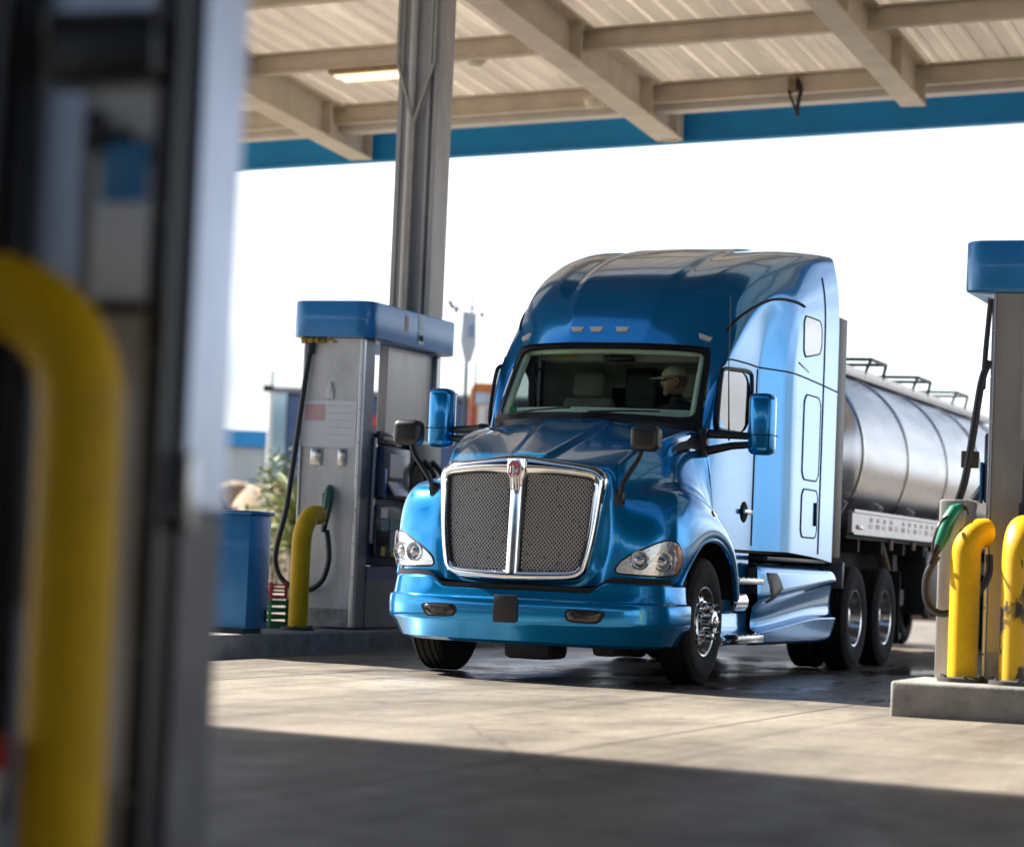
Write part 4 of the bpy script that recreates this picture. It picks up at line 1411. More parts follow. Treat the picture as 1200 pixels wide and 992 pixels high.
# ---- steps, tank and skirts down the flank
for s in (1, -1):
    Y = lambda p: (p[0], p[1] * s, p[2])
    bm = B()                               # rear skirt: sculpted sheet
    cols = []
    for x, k in ((-1.72, 0), (-1.80, .3), (-2.2, .6), (-2.8, .8), (-3.4, .95), (-3.9, 1), (-4.15, .98), (-4.27, .8)):
        top = 1.00 - .02 * k if x > -4.0 else (.985 if x > -4.2 else .90)
        ridge = .66 + .20 * max(0, min(1, (-1.72 - x) / 2.3))
        lowr = .40 + .12 * max(0, min(1, (-1.75 - x) / 1.6))
        o = 1.14 + .085 * k
        cols.append([(x, o - .06, top + .015), (x, o, top - .02), (x, o + .012, ridge + .02), (x, o - .03, ridge - .03), (x, o - .055, (ridge + lowr) / 2), (x, o - .045, lowr + .03), (x, o + .012, lowr), (x, o + .002, lowr - .04), (x, o - .03, .31), (x, o - .09, .285)])
    gv = grid(bm, [[Y(p) for p in c] for c in cols])
    cl = bm.edges.layers.float.new('crease_edge')
    for j in range(len(cols) - 1):
        for r_, v_ in ((2, .9), (3, .8), (5, .85), (6, .9), (1, .5)):
            e = bm.edges.get((gv[j][r_], gv[j + 1][r_]))
            if e: e[cl] = v_
    bmesh.ops.recalc_face_normals(bm, faces=bm.faces)
    sk_bvh = BVHTree.FromBMesh(bm)
    bm = subdivided(bm, 2)
    bmesh.ops.recalc_face_normals(bm, faces=bm.faces)
    sk = finish('skirt', bm, PAINT, truck, angle=None)
    tri = [(-1.93, 1.16, .93), (-2.16, 1.18, .93), (-2.26, 1.18, .87), (-2.34, 1.19, .79), (-2.12, 1.18, .70), (-1.96, 1.16, .66)]
    lip_patch('skirt_vent', sk_bvh, [Y(p) for p in tri], .010, BLACK, sk, rings=4, drop=.004)
    bm = B()                               # front step well
    grid(bm, [[Y((x, y, z)) for z, y in ((1.09, 1.03), (.9, 1.03), (.62, 1.028), (.47, 1.03), (.40, 1.05), (.355, 1.13), (.33, 1.14), (.30, 1.10))] for x in (-.80, -1.1, -1.4, -1.6, -1.80)])
    bmesh.ops.recalc_face_normals(bm, faces=bm.faces)
    finish('step_panel', bm, PAINT, truck, angle=50)
    for (z0, z1, y0, y1, x0, x1) in ((.825, .875, 1.04, 1.21, -.95, -1.70), (.32, .385, 1.06, 1.215, -.95, -1.74)):
        bm = B(); box(bm, x1, x0, y0 * s, y1 * s, z0, z1, .006)
        for k in range(5):
            xx = x0 - .06 - (x0 - x1 - .12) * k / 4
            box(bm, xx - .03, xx + .03, (y0 + .03) * s, (y1 - .03) * s, z1 + .001, z1 + .006)
        finish('step', bm, CHROME_D, truck)
    bm = B(); lathe(bm, [(.0005, -.20), (.085, -.20), (.105, -.175), (.105, .175), (.085, .20), (.0005, .20)], (-1.25, 1.05 * s, .67), 'x', 28)
    finish('fuel_tank_end', bm, CHROME, truck)
    # extender panels behind the sleeper
    bm = B(); box(bm, -4.36, -4.005, 1.195 * s, 1.215 * s, 1.10, 3.42, .004)
    finish('side_extender', bm, mat('extender_dark', (.035, .037, .042), .45), truck)
    bm = B(); box(bm, -4.02, -1.86, .9 * s, 1.19 * s, 1.035, 1.075, .01); finish('sleeper_sill', bm, BLACK, truck)
# exhaust stack hardware behind the cab
bm = B()
tube(bm, [(-4.5, .35, 1.0), (-4.5, .35, 1.5), (-4.62, .2, 1.75), (-5.2, .1, 1.45)], .03, 8)
tube(bm, [(-4.5, -.35, 1.0), (-4.5, -.35, 1.55), (-4.7, -.2, 1.7), (-5.2, -.1, 1.4)], .025, 8)
box(bm, -5.2, -4.4, -.42, .42, .985, 1.02)
finish('deck_plate_and_lines', bm, BLACK, truck)

# ================================================================== TRAILER
trailer = thing('tank_trailer', 'polished metal tank trailer coupled behind the blue truck', 'trailer', (-6, 0, 0))
TR, TZ = 1.0, 2.20
bm = B()
lathe(bm, [(.0005, -5.52)] + [(TR * math.sin(a), -6.08 + .56 * math.cos(a)) for a in [math.pi / 2 * k / 12 for k in range(1, 12)]] + [(TR, -6.1)] + [(TR, -6.1 - .8 * k) for k in range(1, 14)] + [(TR * .9, -16.8), (TR * .5, -17.0), (.0005, -17.05)], (0, 0, TZ), 'x', 72)
tank = finish('tank', bm, ALU, trailer, angle=40)
for x in (-6.1, -8.25, -10.4, -12.55, -14.7):
    bm = B(); lathe(bm, [(TR - .002, x + .05), (TR + .012, x + .045), (TR + .02, x), (TR + .012, x - .045), (TR - .002, x - .05)], (0, 0, TZ), 'x', 72)
    finish('tank_band', bm, CHROME_D, tank, angle=40)
bm = B()
box(bm, -16.4, -6.2, -.38, .38, TZ + TR - .03, TZ + TR + .03, .008)
box(bm, -16.4, -6.2, .36, .38, TZ + TR - .02, TZ + TR + .075); box(bm, -16.4, -6.2, -.38, -.36, TZ + TR - .02, TZ + TR + .075)
finish('walkway', bm, ALU_RAIL, tank, smooth=False)
for x in (-7.0, -9.1, -11.6, -14.0):
    bm = B()
    lathe(bm, [(.26, 0), (.26, .06), (.22, .09), (.0005, .10)], (x, 0, TZ + TR + .03), 'z', 24)
    h = finish('hatch', bm, CHROME_D, tank, angle=30)
    bm = B()
    for s in (1, -1):
        tube(bm, [(x - .45, .36 * s, TZ + TR + .03), (x - .38, .42 * s, TZ + TR + .22), (x + .38, .42 * s, TZ + TR + .22), (x + .45, .36 * s, TZ + TR + .03)], .022, 6)
    for xx in (-.38, .38):
        tube(bm, [(x + xx, -.42, TZ + TR + .22), (x + xx, .42, TZ + TR + .22)], .022, 6)
    finish('hatch_guard', bm, mat('guard_green_grey', (.10, .16, .16), .4, .5), h)
for s in (1, -1):
    bm = B()
    box(bm, -16.8, -5.02, 1.12 * s, 1.17 * s, 1.36, 1.585, .008)
    box(bm, -16.8, -5.02, 1.171 * s, 1.19 * s, 1.565, 1.60, .004); box(bm, -16.8, -5.02, 1.171 * s, 1.19 * s, 1.345, 1.37, .004)
    rail = finish('side_rail', bm, ALU_RAIL, trailer, smooth=False)
    bm = B(); bm2 = B()
    k = 0
    x = -5.75
    rnd = random.Random(3)
    while x > -16.5:
        box(bm if k % 2 else bm2, x - .15, x, 1.1705 * s, 1.1735 * s, 1.42, 1.47)
        if rnd.random() < .8:
            box(bm2 if rnd.random() < .5 else bm, x - .12 - .05 * rnd.random(), x - .03, 1.1705 * s, 1.1735 * s, 1.49, 1.53)
        x -= .30; k += 1
    finish('red_reflector_tape', bm, mat('tape_red', (.42, .16, .14), .35), rail, smooth=False)
    finish('white_reflector_tape', bm2, mat('tape_white', (.75, .72, .72), .35), rail, smooth=False)
    bm = B(); box(bm, -5.45, -5.2, 1.1705 * s, 1.182 * s, 1.40, 1.445, .004)
    finish('marker_lamp', bm, mat('lens_red', (.30, .02, .02), .25, coat=.6), rail)
bm = B()
box(bm, -16.8, -5.0, -1.12, 1.12, 1.30, 1.40, .01)
for s in (1, -1):
    box(bm, -16.8, -5.1, .42 * s, .52 * s, 1.0, 1.3, .01)
for x in [-5.6 - 1.05 * k for k in range(11)]:
    box(bm, x - .04, x + .04, -1.1, 1.1, 1.18, 1.30)
finish('frame', bm, mat('underframe', (.02, .019, .018), .7), trailer, smooth=False)
for x in [-5.8 - 1.6 * k for k in range(7)]:
    for s in (1, -1):
        bm = B()
        obox(bm, (x, .80 * s, 1.52), (1, 0, 0), (0, 1, -.55 * s), (0, .55 * s, 1), .09, .05, .40)
        finish('cradle', bm, ALU_RAIL, trailer, smooth=False)
for s in (1, -1):
    bm = B()
    box(bm, -8.35, -8.17, .72 * s, .88 * s, .32, 1.3, .01)
    box(bm, -8.42, -8.10, .66 * s, .94 * s, .24, .32, .01)
    obox(bm, (-8.65, .80 * s, .95), (.55, 0, .83), (0, 1, 0), (-.83, 0, .55), .95, .06, .06)
    box(bm, -8.36, -8.16, .885 * s, .97 * s, .62, .80, .01)
    finish('landing_leg', bm, mat('leg_dark', (.04, .038, .036), .6, .3), trailer, smooth=False)
    bm = B()
    box(bm, -9.9, -8.9, .75 * s, 1.1 * s, .52, 1.25, .03)
    for k in range(6): box(bm, -8.9, -8.88, (.80) * s, (.86) * s, .58 + .11 * k, .61 + .11 * k)
    finish('equipment_box', bm, mat('box_dark', (.03, .03, .032), .5, .4), trailer)
    bm = B(); box(bm, -7.15, -7.12, .70 * s, 1.2 * s, .25, 1.0, .004); finish('mud_flap', bm, BLACK_R, trailer, smooth=False)
    bm = B(); tube(bm, [(-6.9, 1.13 * s, 1.33), (-6.9, 1.13 * s, 1.22)], .03, 8); tube(bm, [(-8.0, 1.13 * s, 1.33), (-8.0, 1.13 * s, 1.24)], .03, 8)
    tube(bm, [(-7.2, .95 * s, 1.3), (-7.9, .95 * s, .75), (-8.2, .9 * s, .6)], .045, 8)
    tube(bm, [(-9.2, 1.0 * s, 1.3), (-9.3, 1.05 * s, .62), (-9.15, 1.05 * s, .5)], .04, 8)
    finish('drain_pipe', bm, mat('pipe_alloy', (.22, .17, .12), .45, .5), trailer)
    for ax_ in (-14.2, -15.5):
        c = (ax_, 1.02 * s, .51)
        t = finish('wheel', tyre_bm(c, s, .51, .28), RUBBER, trailer, angle=40)
        bm = B(); lathe(bm, [(.285, .115), (.266, .118), (.25, .02), (.16, -.04), (.12, .04), (.0005, .06)], c, 'y', 40, s); finish('rim', bm, MATS['forged_rim'], t, angle=30)
        finish('wheel', tyre_bm((ax_, .70 * s, .51), s, .51, .28), RUBBER, trailer, angle=40)
bm = B()
for ax_ in (-14.2, -15.5): tube(bm, [(ax_, -1, .51), (ax_, 1, .51)], .08, 10)
box(bm, -16, -13.6, -.5, .5, .6, 1.3, .02)
finish('axle_group', bm, BLACK_R, trailer)

# ================================================================== DRIVER
def skin_figure(chains, levels=2):
    """joint chains -> one skinned surface (bmesh).  chains: list of lists of (point, radius); first point of a chain may repeat an existing joint"""
    me = bpy.data.meshes.new('skel')
    verts, edges, rad = [], [], []
    def vid(p, r):
        for i, v in enumerate(verts):
            if (Vector(v) - Vector(p)).length < 1e-5: return i
        verts.append(tuple(p)); rad.append(r)
        return len(verts) - 1
    for ch in chains:
        ids = [vid(p, r) for p, r in ch]
        edges += [(a, b) for a, b in zip(ids, ids[1:])]
    me.from_pydata(verts, edges, [])
    o = bpy.data.objects.new('skel', me); COL.objects.link(o)
    o.modifiers.new('skin', 'SKIN')
    sv = me.skin_vertices[0].data
    for i, r in enumerate(rad):
        sv[i].radius = (r, r) if not isinstance(r, tuple) else r
    sv[0].use_root = True
    s = o.modifiers.new('sub', 'SUBSURF'); s.levels = levels; s.render_levels = levels
    dg = bpy.context.evaluated_depsgraph_get(); dg.update()
    m2 = bpy.data.meshes.new_from_object(o.evaluated_get(dg))
    bm = B(); bm.from_mesh(m2)
    bpy.data.objects.remove(o); bpy.data.meshes.remove(m2); bpy.data.meshes.remove(me)
    return bm
SKIN = mat('skin', (.42, .20, .13), .5, noise=.12, nscale=20)
JACKET = mat('dark_jacket', (.02, .024, .03), .8, noise=.3, nscale=14, bump=.3)
HX, HY, HZ = -1.22, .47, 2.56                    # head centre; the face looks towards the passenger side (-y) and a little ahead
hip = (-1.52, .50, 1.80)
body_ch = [
 [(hip, .17), ((-1.52, .50, 1.98), .16), ((-1.46, .50, 2.16), .175), ((-1.38, .49, 2.29), .15), ((-1.31, .48, 2.38), .065), ((-1.26, .475, 2.46), .06)],
 [((-1.38, .49, 2.29), .15), ((-1.36, .68, 2.27), .085), ((-1.27, .76, 2.06), .06), ((-1.12, .70, 1.98), .048), ((-1.03, .66, 2.08), .038)],
 [((-1.38, .49, 2.29), .15), ((-1.35, .29, 2.27), .085), ((-1.25, .21, 2.07), .06), ((-1.10, .28, 2.00), .048), ((-1.03, .34, 2.09), .038)],
 [(hip, .17), ((-1.45, .62, 1.80), .11), ((-1.02, .64, 1.78), .085), ((-.90, .64, 1.40), .06), ((-.86, .64, 1.24), .05), ((-.72, .64, 1.22), .045)],
 [(hip, .17), ((-1.45, .38, 1.80), .11), ((-1.02, .36, 1.78), .085), ((-.90, .36, 1.40), .06), ((-.86, .36, 1.24), .05), ((-.72, .36, 1.22), .045)],
]
fig = skin_figure(body_ch)
for f in fig.faces: f.material_index = 1
# hands: palm, four fingers and a thumb closed on the wheel rim
for sy, w0 in ((1, Vector((-1.03, .66, 2.08))), (-1, Vector((-1.03, .34, 2.09)))):
    chs = [[(w0, .028), (w0 + Vector((.035, 0, .045)), .034), (w0 + Vector((.055, 0, .075)), .030)]]
    k0 = w0 + Vector((.055, 0, .075))
    for i in range(4):
        o = Vector((0, (i - 1.5) * .019, 0)); ln = (.85, 1.0, .95, .75)[i]
        chs.append([(k0, .030), (k0 + o + Vector((.020, 0, .018)) * ln, .0095), (k0 + o + Vector((.050, 0, .008)) * ln, .0088), (k0 + o + Vector((.056, 0, -.022)) * ln, .008), (k0 + o + Vector((.038, 0, -.036)) * ln, .0075)])
    chs.append([(w0 + Vector((.035, 0, .045)), .034), (w0 + Vector((.04, -.036 * sy, .05)), .012), (w0 + Vector((.07, -.044 * sy, .045)), .010), (w0 + Vector((.092, -.036 * sy, .03)), .009)])
    hb = skin_figure(chs, 1)
    for f in hb.faces: f.material_index = 0
    join(fig, hb)
# head: an ellipsoid pulled into a profile
hb = B()
bmesh.ops.create_uvsphere(hb, u_segments=40, v_segments=28, radius=1)
def face(v):
    # local: +a face direction, b sideways, c up
    a, b_, c = v.x, v.y, v.z
    ra = .098 if a > 0 else .105
    A, Bq, Cc = a * ra, b_ * .076, c * .118
    front = max(0, a)
    if c < -.1: A += front * .012 * min(1, (-c - .1) * 2)                    # jaw forward
    if c < -.3: Bq *= 1 - .28 * min(1, (-c - .3) / .6); A -= (.030 * (-c - .3) if a < 0 else 0)
    w = math.exp(-(b_ / .17) ** 2) * (1 if a > .5 else 0)
    A += w * (.020 * math.exp(-((c + .16) / .12) ** 2) + .012 * math.exp(-((c + .02) / .14) ** 2))   # nose
    A += .008 * front * math.exp(-((c - .22) / .10) ** 2)                     # brow
    A -= .010 * math.exp(-((abs(b_) - .33) / .14) ** 2 - ((c - .05) / .10) ** 2) * (1 if a > .4 else 0)   # eye sockets
    A -= .005 * math.exp(-(b_ / .25) ** 2 - ((c + .42) / .035) ** 2) * (1 if a > .4 else 0)               # mouth line
    A += .012 * math.exp(-(b_ / .25) ** 2 - ((c + .74) / .16) ** 2) * (1 if a > 0 else 0)                  # chin
    return A, Bq, Cc
FD = Vector((.42, -.90, -.06)).normalized(); SD = Vector((0, 0, 1)).cross(FD).normalized(); UD = FD.cross(SD)
HC = Vector((HX, HY, HZ))
def hp(a, b_, c): return HC + FD * a + SD * b_ + UD * c
for v in hb.verts:
    v.co = hp(*face(v.co))
for f in hb.faces: f.material_index = 0
for s in (1, -1):                                                             # ears
    q = [(-.012, .073, .022), (-.024, .084, .012), (-.024, .086, -.012), (-.012, .078, -.034), (0, .074, -.018), (0, .074, .01)]
    tube(hb, [hp(a, b_ * s, c) for a, b_, c in q + q[:1]], .009, 8)
for f in hb.faces: f.material_index = 0
join(fig, hb)
driver = finish('person', fig, [SKIN, JACKET], None, angle=None, at=(-1.4, .5, 1.16))
keys(driver, 'driver in a beige cap and dark jacket turned sideways at the wheel', 'person')
CAPM = mat('cap_cloth', (.50, .46, .33), .85, noise=.15, nscale=30)
bm = B()
bmesh.ops.create_uvsphere(bm, u_segments=28, v_segments=16, radius=1)
bmesh.ops.delete(bm, geom=[v for v in bm.verts if v.co.z < -.05], context='VERTS')
for v in bm.verts: v.co = hp(v.co.x * .113 - .004, v.co.y * .090, .045 + v.co.z * .088)
rows = []
for j in range(6):
    t = j / 5
    rows.append([hp(.070 + (.115 * t + .030) * math.cos(a) , .078 * math.sin(a) * (1 - .12 * t), .048 - .018 * t - .016 * abs(math.sin(a)) ** 2) for a in [-1.35 + 2.7 * k / 14 for k in range(15)]])
vis = B(); grid(vis, rows); bmesh.ops.recalc_face_normals(vis, faces=vis.faces); bmesh.ops.solidify(vis, geom=vis.faces, thickness=.004); join(bm, vis)
finish('cap', bm, CAPM, driver, angle=50)
bm = B()
bmesh.ops.create_uvsphere(bm, u_segments=24, v_segments=16, radius=1)
bmesh.ops.delete(bm, geom=[v for v in bm.verts if v.co.x > .05 or v.co.z > .2], context='VERTS')
for v in bm.verts: v.co = hp(v.co.x * .112 - .006, v.co.y * .082, v.co.z * .105 + .01)
finish('hair', bm, mat('grey_brown_hair', (.16, .085, .05), .8, noise=.3, nscale=40), driver, angle=None)
bm = B()
bmesh.ops.create_uvsphere(bm, u_segments=16, v_segments=10, radius=1)
for v in bm.verts: v.co = hp(.072 + v.co.x * .030, v.co.y * .046, -.098 + v.co.z * .030)
finish('beard', bm, mat('pale_beard', (.34, .24, .19), .9, noise=.3, nscale=50), driver, angle=None)
bm = B()
for s in (1, -1):
    obox(bm, hp(.101, .033 * s, .012), FD, SD, UD, .006, .046, .030, .002)
    tube(bm, [hp(.096, .056 * s, .018), hp(-.02, .080 * s, .012)], .003, 6)
finish('glasses', bm, BLACK, driver)

# ================================================================== PUMPS
STICK = mat('notice_sheet', (.82, .82, .84), .35, noise=.05, nscale=4)
def nozzle(bm_b, bm_g, p, d, u):
    """green hose nozzle: p = body base, d = spout direction, u = up"""
    p, d, u = Vector(p), Vector(d).normalized(), Vector(u).normalized()
    s = d.cross(u).normalized()
    tube(bm_g, [p - u * .16 - d * .03, p - u * .06, p + u * .05 + d * .01, p + u * .12 + d * .05, p + u * .14 + d * .11], [.035, .048, .052, .046, .03], 12)
    tube(bm_b, [p + u * .14 + d * .10, p + u * .13 + d * .20, p + u * .08 + d * .27], [.022, .02, .018], 10)
    tube(bm_b, [p - u * .13 - d * .03, p - u * .27 - d * .05], [.034, .026], 10)
    tube(bm_b, spline([p + u * .08 - d * .05, p + u * .02 - d * .13, p - u * .12 - d * .12, p - u * .22 - d * .05], 5), .011, 6)   # lever guard

def pump(name_label, at, yc, full=True, mirror=1, hose_side=-1, yoff=0.0, sheet=True, hand=True, skin=None, cap=(0, 0)):
    """dispenser with its end towards +x; x runs 0 .. -2.15 from the end face, y centred on yc"""
    x0, zb = at[0], at[2]
    P = thing('fuel_pump', name_label, 'fuel pump', (x0, yc, zb), 'diesel pumps of the forecourt')
    def q(x, y, z): return (x0 + x, yc + y * mirror, z)
    def bx(bm, xa, xb, ya, yb, za, zb_, bev=.006):
        box(bm, x0 + xa, x0 + xb, yc + ya * mirror, yc + yb * mirror, za, min(zb_, 3.06 + cap[1] - .002) if 3.05 < zb_ < 3.09 else zb_, bev)
    L = 2.0 if full else .42
    top0, top1 = 3.06 + cap[1], 3.42 + cap[1]
    hw = .33
    # end column: pale steel skin, corner posts, dark flank
    bm = B(); bx(bm, -.27, 0, -hw + .03, hw - .045, zb + .02, 3.08)
    c = finish('end_column', bm, skin or STEEL_L, P, smooth=False)
    bm = B(); bx(bm, -.05, .012, hw - .043, hw, zb + .02, 3.07, .008); bx(bm, -.05, .012, -hw, -hw + .028, zb + .02, 3.07, .008)
    finish('corner_post', bm, mat('post_alloy', (.55, .56, .58), .3, .85), c, smooth=False)
    bm = B(); bx(bm, -.275, -.052, hw - .04, hw - .006, zb + .02, 3.07)
    finish('flank_panel', bm, STEEL_D, c, smooth=False)
    bm = B()
    for k in range(9):
        for yy in (-hw + .014, hw - .021):
            lathe(bm, [(.009, .0), (.008, .004), (.0005, .006)], q(.012, yy, zb + .18 + .33 * k), 'x', 8)
    finish('rivet_row', bm, CHROME_D, c, angle=None)
    bm = B(); bx(bm, .002, .007, -hw + .03, hw - .046, zb + .022, zb + .20, .002)
    finish('kick_plate', bm, mat('kick_grime', (.42, .40, .37), .6, .1, noise=.45, nscale=9), c, smooth=False)
    # topper: rounded slab
    bm = B()
    r = .16
    poly = []
    xa, xb = -L - .12, .12
    for (px, py, a0) in ((xb - r, hw + .11 - r, 0), (xa + r, hw + .11 - r, 90), (xa + r, -hw - .11 + r, 180), (xb - r, -hw - .11 + r, 270)):
        for k in range(7):
            a = math.radians(a0 + 15 * k)
            poly.append(q(px + r * math.cos(a), py + cap[0] + r * math.sin(a), 0)[:2])
    if mirror < 0: poly.reverse()
    prism(bm, poly, top0, top1, 'z', .018)
    t = finish('topper', bm, TOPBLUE, P, angle=30)
    bm = B()
    bx(bm, -.78, -.70, hw + .111, hw + .114, 3.20, 3.36, 0)
    if full: finish('orange_decal', bm, mat('decal_orange', (.66, .33, .19), .5), t, smooth=False)
    else: bm.free()
    if full:
        bm = B(); bx(bm, -1.16, -1.04, hw + .111, hw + .114, 3.25, 3.40, 0); bx(bm, -1.16, -1.04, hw + .111, hw + .116, 3.10, 3.235, 0)
        d_ = finish('pale_decal', bm, mat('decal_pale', (.50, .66, .74), .4), t, smooth=False)
        bm = B()
        for k in range(3):
            tube(bm, [q(-1.07 - .032 * k + .012 * math.cos(a), hw + .118, 3.165 + .028 * math.sin(a)) for a in [2 * math.pi * j / 10 for j in range(11)]], .006, 5)
        finish('decal_lettering', bm, mat('decal_ink', (.06, .07, .09), .6), d_)
    # second column, lower cabinet, card and display module
    if full:
        bm = B(); bx(bm, -1.86, -.72, hw - .17, hw - .07, zb + .02, 3.08)
        finish('wide_column', bm, STEEL, P, smooth=False)
        bm = B()
        bx(bm, -1.94, -1.87, hw - .11, hw - .02, zb + .02, 3.07, .01); bx(bm, -2.02, -1.95, -hw + .1, hw - .16, 2.2, 3.07, .01)
        tube(bm, [q(-1.98, hw - .12, 3.05), q(-1.98, hw - .12, 2.75), q(-1.96, hw - .10, 2.5)], .045, 10)
        finish('side_conduit', bm, MATS['post_alloy'], P)
        for sy in (1, -1):
            bm = B(); bx(bm, -2.0, -.28, (hw - .03) * sy, hw * sy, zb + .02, .82)
            cab = finish('lower_cabinet', bm, mat('cabinet_steel', (.13, .15, .19), .35, .7, noise=.15, nscale=2), P, smooth=False)
            bm = B(); bx(bm, -2.0, -.28, (hw + .001) * sy, (hw + .004) * sy, .70, .82, 0)
            finish('blue_stripe', bm, mat('stripe_blue', (.01, .05, .22), .4), cab, smooth=False)
            bm = B(); bx(bm, -1.98, -.28, (hw - .10) * sy, (hw - .01) * sy, .835, 2.15, .012)
            mod = finish('dispenser_module', bm, NAVY, P)
            bm = B()
            bx(bm, -1.02, -.36, (hw - .008) * sy, (hw + .10) * sy, 1.50, 2.02, .03)
            hd = finish('card_reader', bm, NAVY, mod)
            bm = B(); bx(bm, -.82, -.50, (hw + .102) * sy, (hw + .106) * sy, 1.72, 1.95, 0)
            finish('screen', bm, mat('screen_grey', (.62, .61, .62), .2, coat=.6), hd, smooth=False)
            bm = B(); obox(bm, q(-.62, (hw + .15) * sy, 1.60), (1, 0, 0), (0, .8, .6 * sy), (0, -.6 * sy, .8), .34, .03, .17, .006)
            kp = finish('keypad', bm, mat('keypad_metal', (.55, .60, .68), .35, .6), hd)
            bm = B()
            for i in range(4):
                for j in range(3):
                    obox(bm, Vector(q(-.73 + .055 * i, (hw + .166) * sy, 1.56)) + Vector((0, -.6 * .045 * j * sy * mirror, .8 * .045 * j)), (1, 0, 0), (0, .8, .6), (0, -.6, .8), .035, .01, .026)
            finish('keys', bm, mat('key_dark', (.10, .12, .16), .5), kp, smooth=False)
            bm = B(); bx(bm, -.40, -.345, (hw + .10) * sy, (hw + .12) * sy, 1.50, 1.80, .008); finish('blue_bracket', bm, mat('bracket_blue', (.02, .16, .42), .35, coat=.3), hd)
            bm = B(); bx(bm, -.9, -.36, (hw - .008) * sy, (hw + .05) * sy, 2.05, 2.17, .01); finish('price_display', bm, mat('display_grey', (.05, .055, .07), .15, coat=.8), mod)
            bm = B(); bx(bm, -.345, -.29, (hw - .008) * sy, (hw + .03) * sy, 1.05, 2.10, .008); finish('silver_strip', bm, MATS['post_alloy'], mod)
            bm = B(); bx(bm, -1.45, -.36, (hw - .008) * sy, (hw + .05) * sy, .92, 1.44, .02); pnl = finish('selector_panel', bm, mat('panel_black', (.02, .021, .026), .3, coat=.4), mod)
            for i, (cx_, cz_, w_, h_, m_) in enumerate(((-.52, 1.36, .16, .10, MATS['keypad_metal']), (-.53, 1.24, .15, .11, mat('tile_teal', (.05, .28, .30), .4)), (-.75, 1.25, .15, .12, mat('tile_teal', (.05, .28, .30), .4)), (-.98, 1.17, .13, .16, mat('tile_blue', (.05, .22, .42), .4)), (-.76, 1.08, .15, .20, mat('tile_text', (.30, .32, .36), .5)), (-.53, .98, .09, .09, mat('tile_yellow', (.60, .45, .03), .5)), (-.77, .97, .09, .08, mat('tile_yellow', (.60, .45, .03), .5)))):
                bm = B(); bx(bm, cx_ - w_ / 2, cx_ + w_ / 2, (hw + .051) * sy, (hw + .056) * sy, cz_ - h_ / 2, cz_ + h_ / 2, 0)
                finish('selector_label', bm, m_, pnl, smooth=False)
            bm = B()
            for i in range(3):
                tube(bm, spline([q(-1.25 - .22 * i, (hw + .02) * sy, 1.95), q(-1.25 - .22 * i, (hw + .18) * sy, 1.75), q(-1.22 - .22 * i, (hw + .12) * sy, 1.35), q(-1.2 - .22 * i, (hw + .05) * sy, 1.2)], 5), .03, 8)
            bx(bm, -1.9, -1.1, (hw - .008) * sy, (hw + .06) * sy, 1.48, 2.1, .02)
            finish('hose_bay', bm, BLACK, mod)
    # sheet of notices, clips and plates on the end
    if sheet:
        bm = B(); bx(bm, .007, .012, -hw + .0, hw - .05, 1.98, 2.44, 0)
        sh = finish('notice_sheet', bm, STICK, c, smooth=False)
        bm = B(); bx(bm, .0125, .0135, -hw + .05, -.06, 2.24, 2.40, 0)
        finish('red_print', bm, mat('print_red', (.74, .46, .47), .6), sh, smooth=False)
        bm = B()
        for k in range(5): bx(bm, .0125, .0135, -.02, hw - .10, 2.38 - .07 * k, 2.39 - .07 * k, 0)
        finish('faint_print', bm, mat('print_grey', (.66, .66, .69), .6), sh, smooth=False)
        bm = B(); bx(bm, .002, .02, -.06, .02, 2.46, 2.56, .004); bx(bm, .002, .03, -.04, .0, 2.52, 2.62, .004)
        finish('sheet_clip', bm, WHITE, c)
        for ya_, yb_ in ((-.20, -.08), (.10, .18)):
            bm = B(); bx(bm, .002, .03, ya_, yb_, 1.80, 1.965, .01); finish('latch_plate', bm, CHROME_D, c)
        bm = B(); bx(bm, .002, .016, -.05, .03, 1.36, 1.53, .004)
        finish('small_plate', bm, mat('plate_brown', (.07, .05, .045), .5), c)
    return P, q

# ---- the pump left of the truck
pl, q = pump('tall steel pump with white notice sheet, left of the truck', (-2.75, -3.55, .20), -3.55)
bm, bg_, ye = B(), B(), B()
tube(bm, spline([q(.03, -.23, 3.05), q(.05, -.27, 2.7), q(.06, -.32, 2.2), q(.07, -.37, 1.7), q(.08, -.41, 1.33), q(.09, -.49, .95), q(.10, -.46, .74), q(.10, -.33, .61), q(.10, -.12, .57), q(.10, .03, .67), q(.10, .09, .86), q(.10, .08, 1.03), q(.09, .05, 1.16)], 7), .027, 10)
tube(bm, [q(.03, -.23, 3.07), q(.035, -.24, 2.90)], .042, 10)
h = finish('hose', bm, HOSE, pl)
bm = B()
nozzle(bm, bg_, q(.09, .05, 1.42), (-.35, -.2, .1), (0, .14, 1))
nz = finish('nozzle', bm, BLACK, pl)
finish('green_grip', bg_, mat('nozzle_green', (.01, .13, .06), .4, coat=.3), nz)
bm = B()                              # bird-torn yellow rag stuffed under the topper
for k in range(8):
    random.seed(40 + k)
    p = Vector(q(.06 - .02 * k, -.30 + .06 * k, 3.04))
    obox(bm, p, (random.random() - .5, 1, .2 * random.random()), (1, .2, random.random() - .5), (0, -.2, 1), .05 + .02 * random.random(), .10, .03 + .03 * random.random(), .008)
finish('yellow_padding', bm, mat('padding_yellow', (.45, .28, .05), .8, noise=.4, nscale=20), pl)
bm = B(); box(bm, -3.18, -3.12, -3.52, -3.40, 2.50, 2.98, .004)
finish('hanging_card', bm, WHITE, pl, smooth=False)

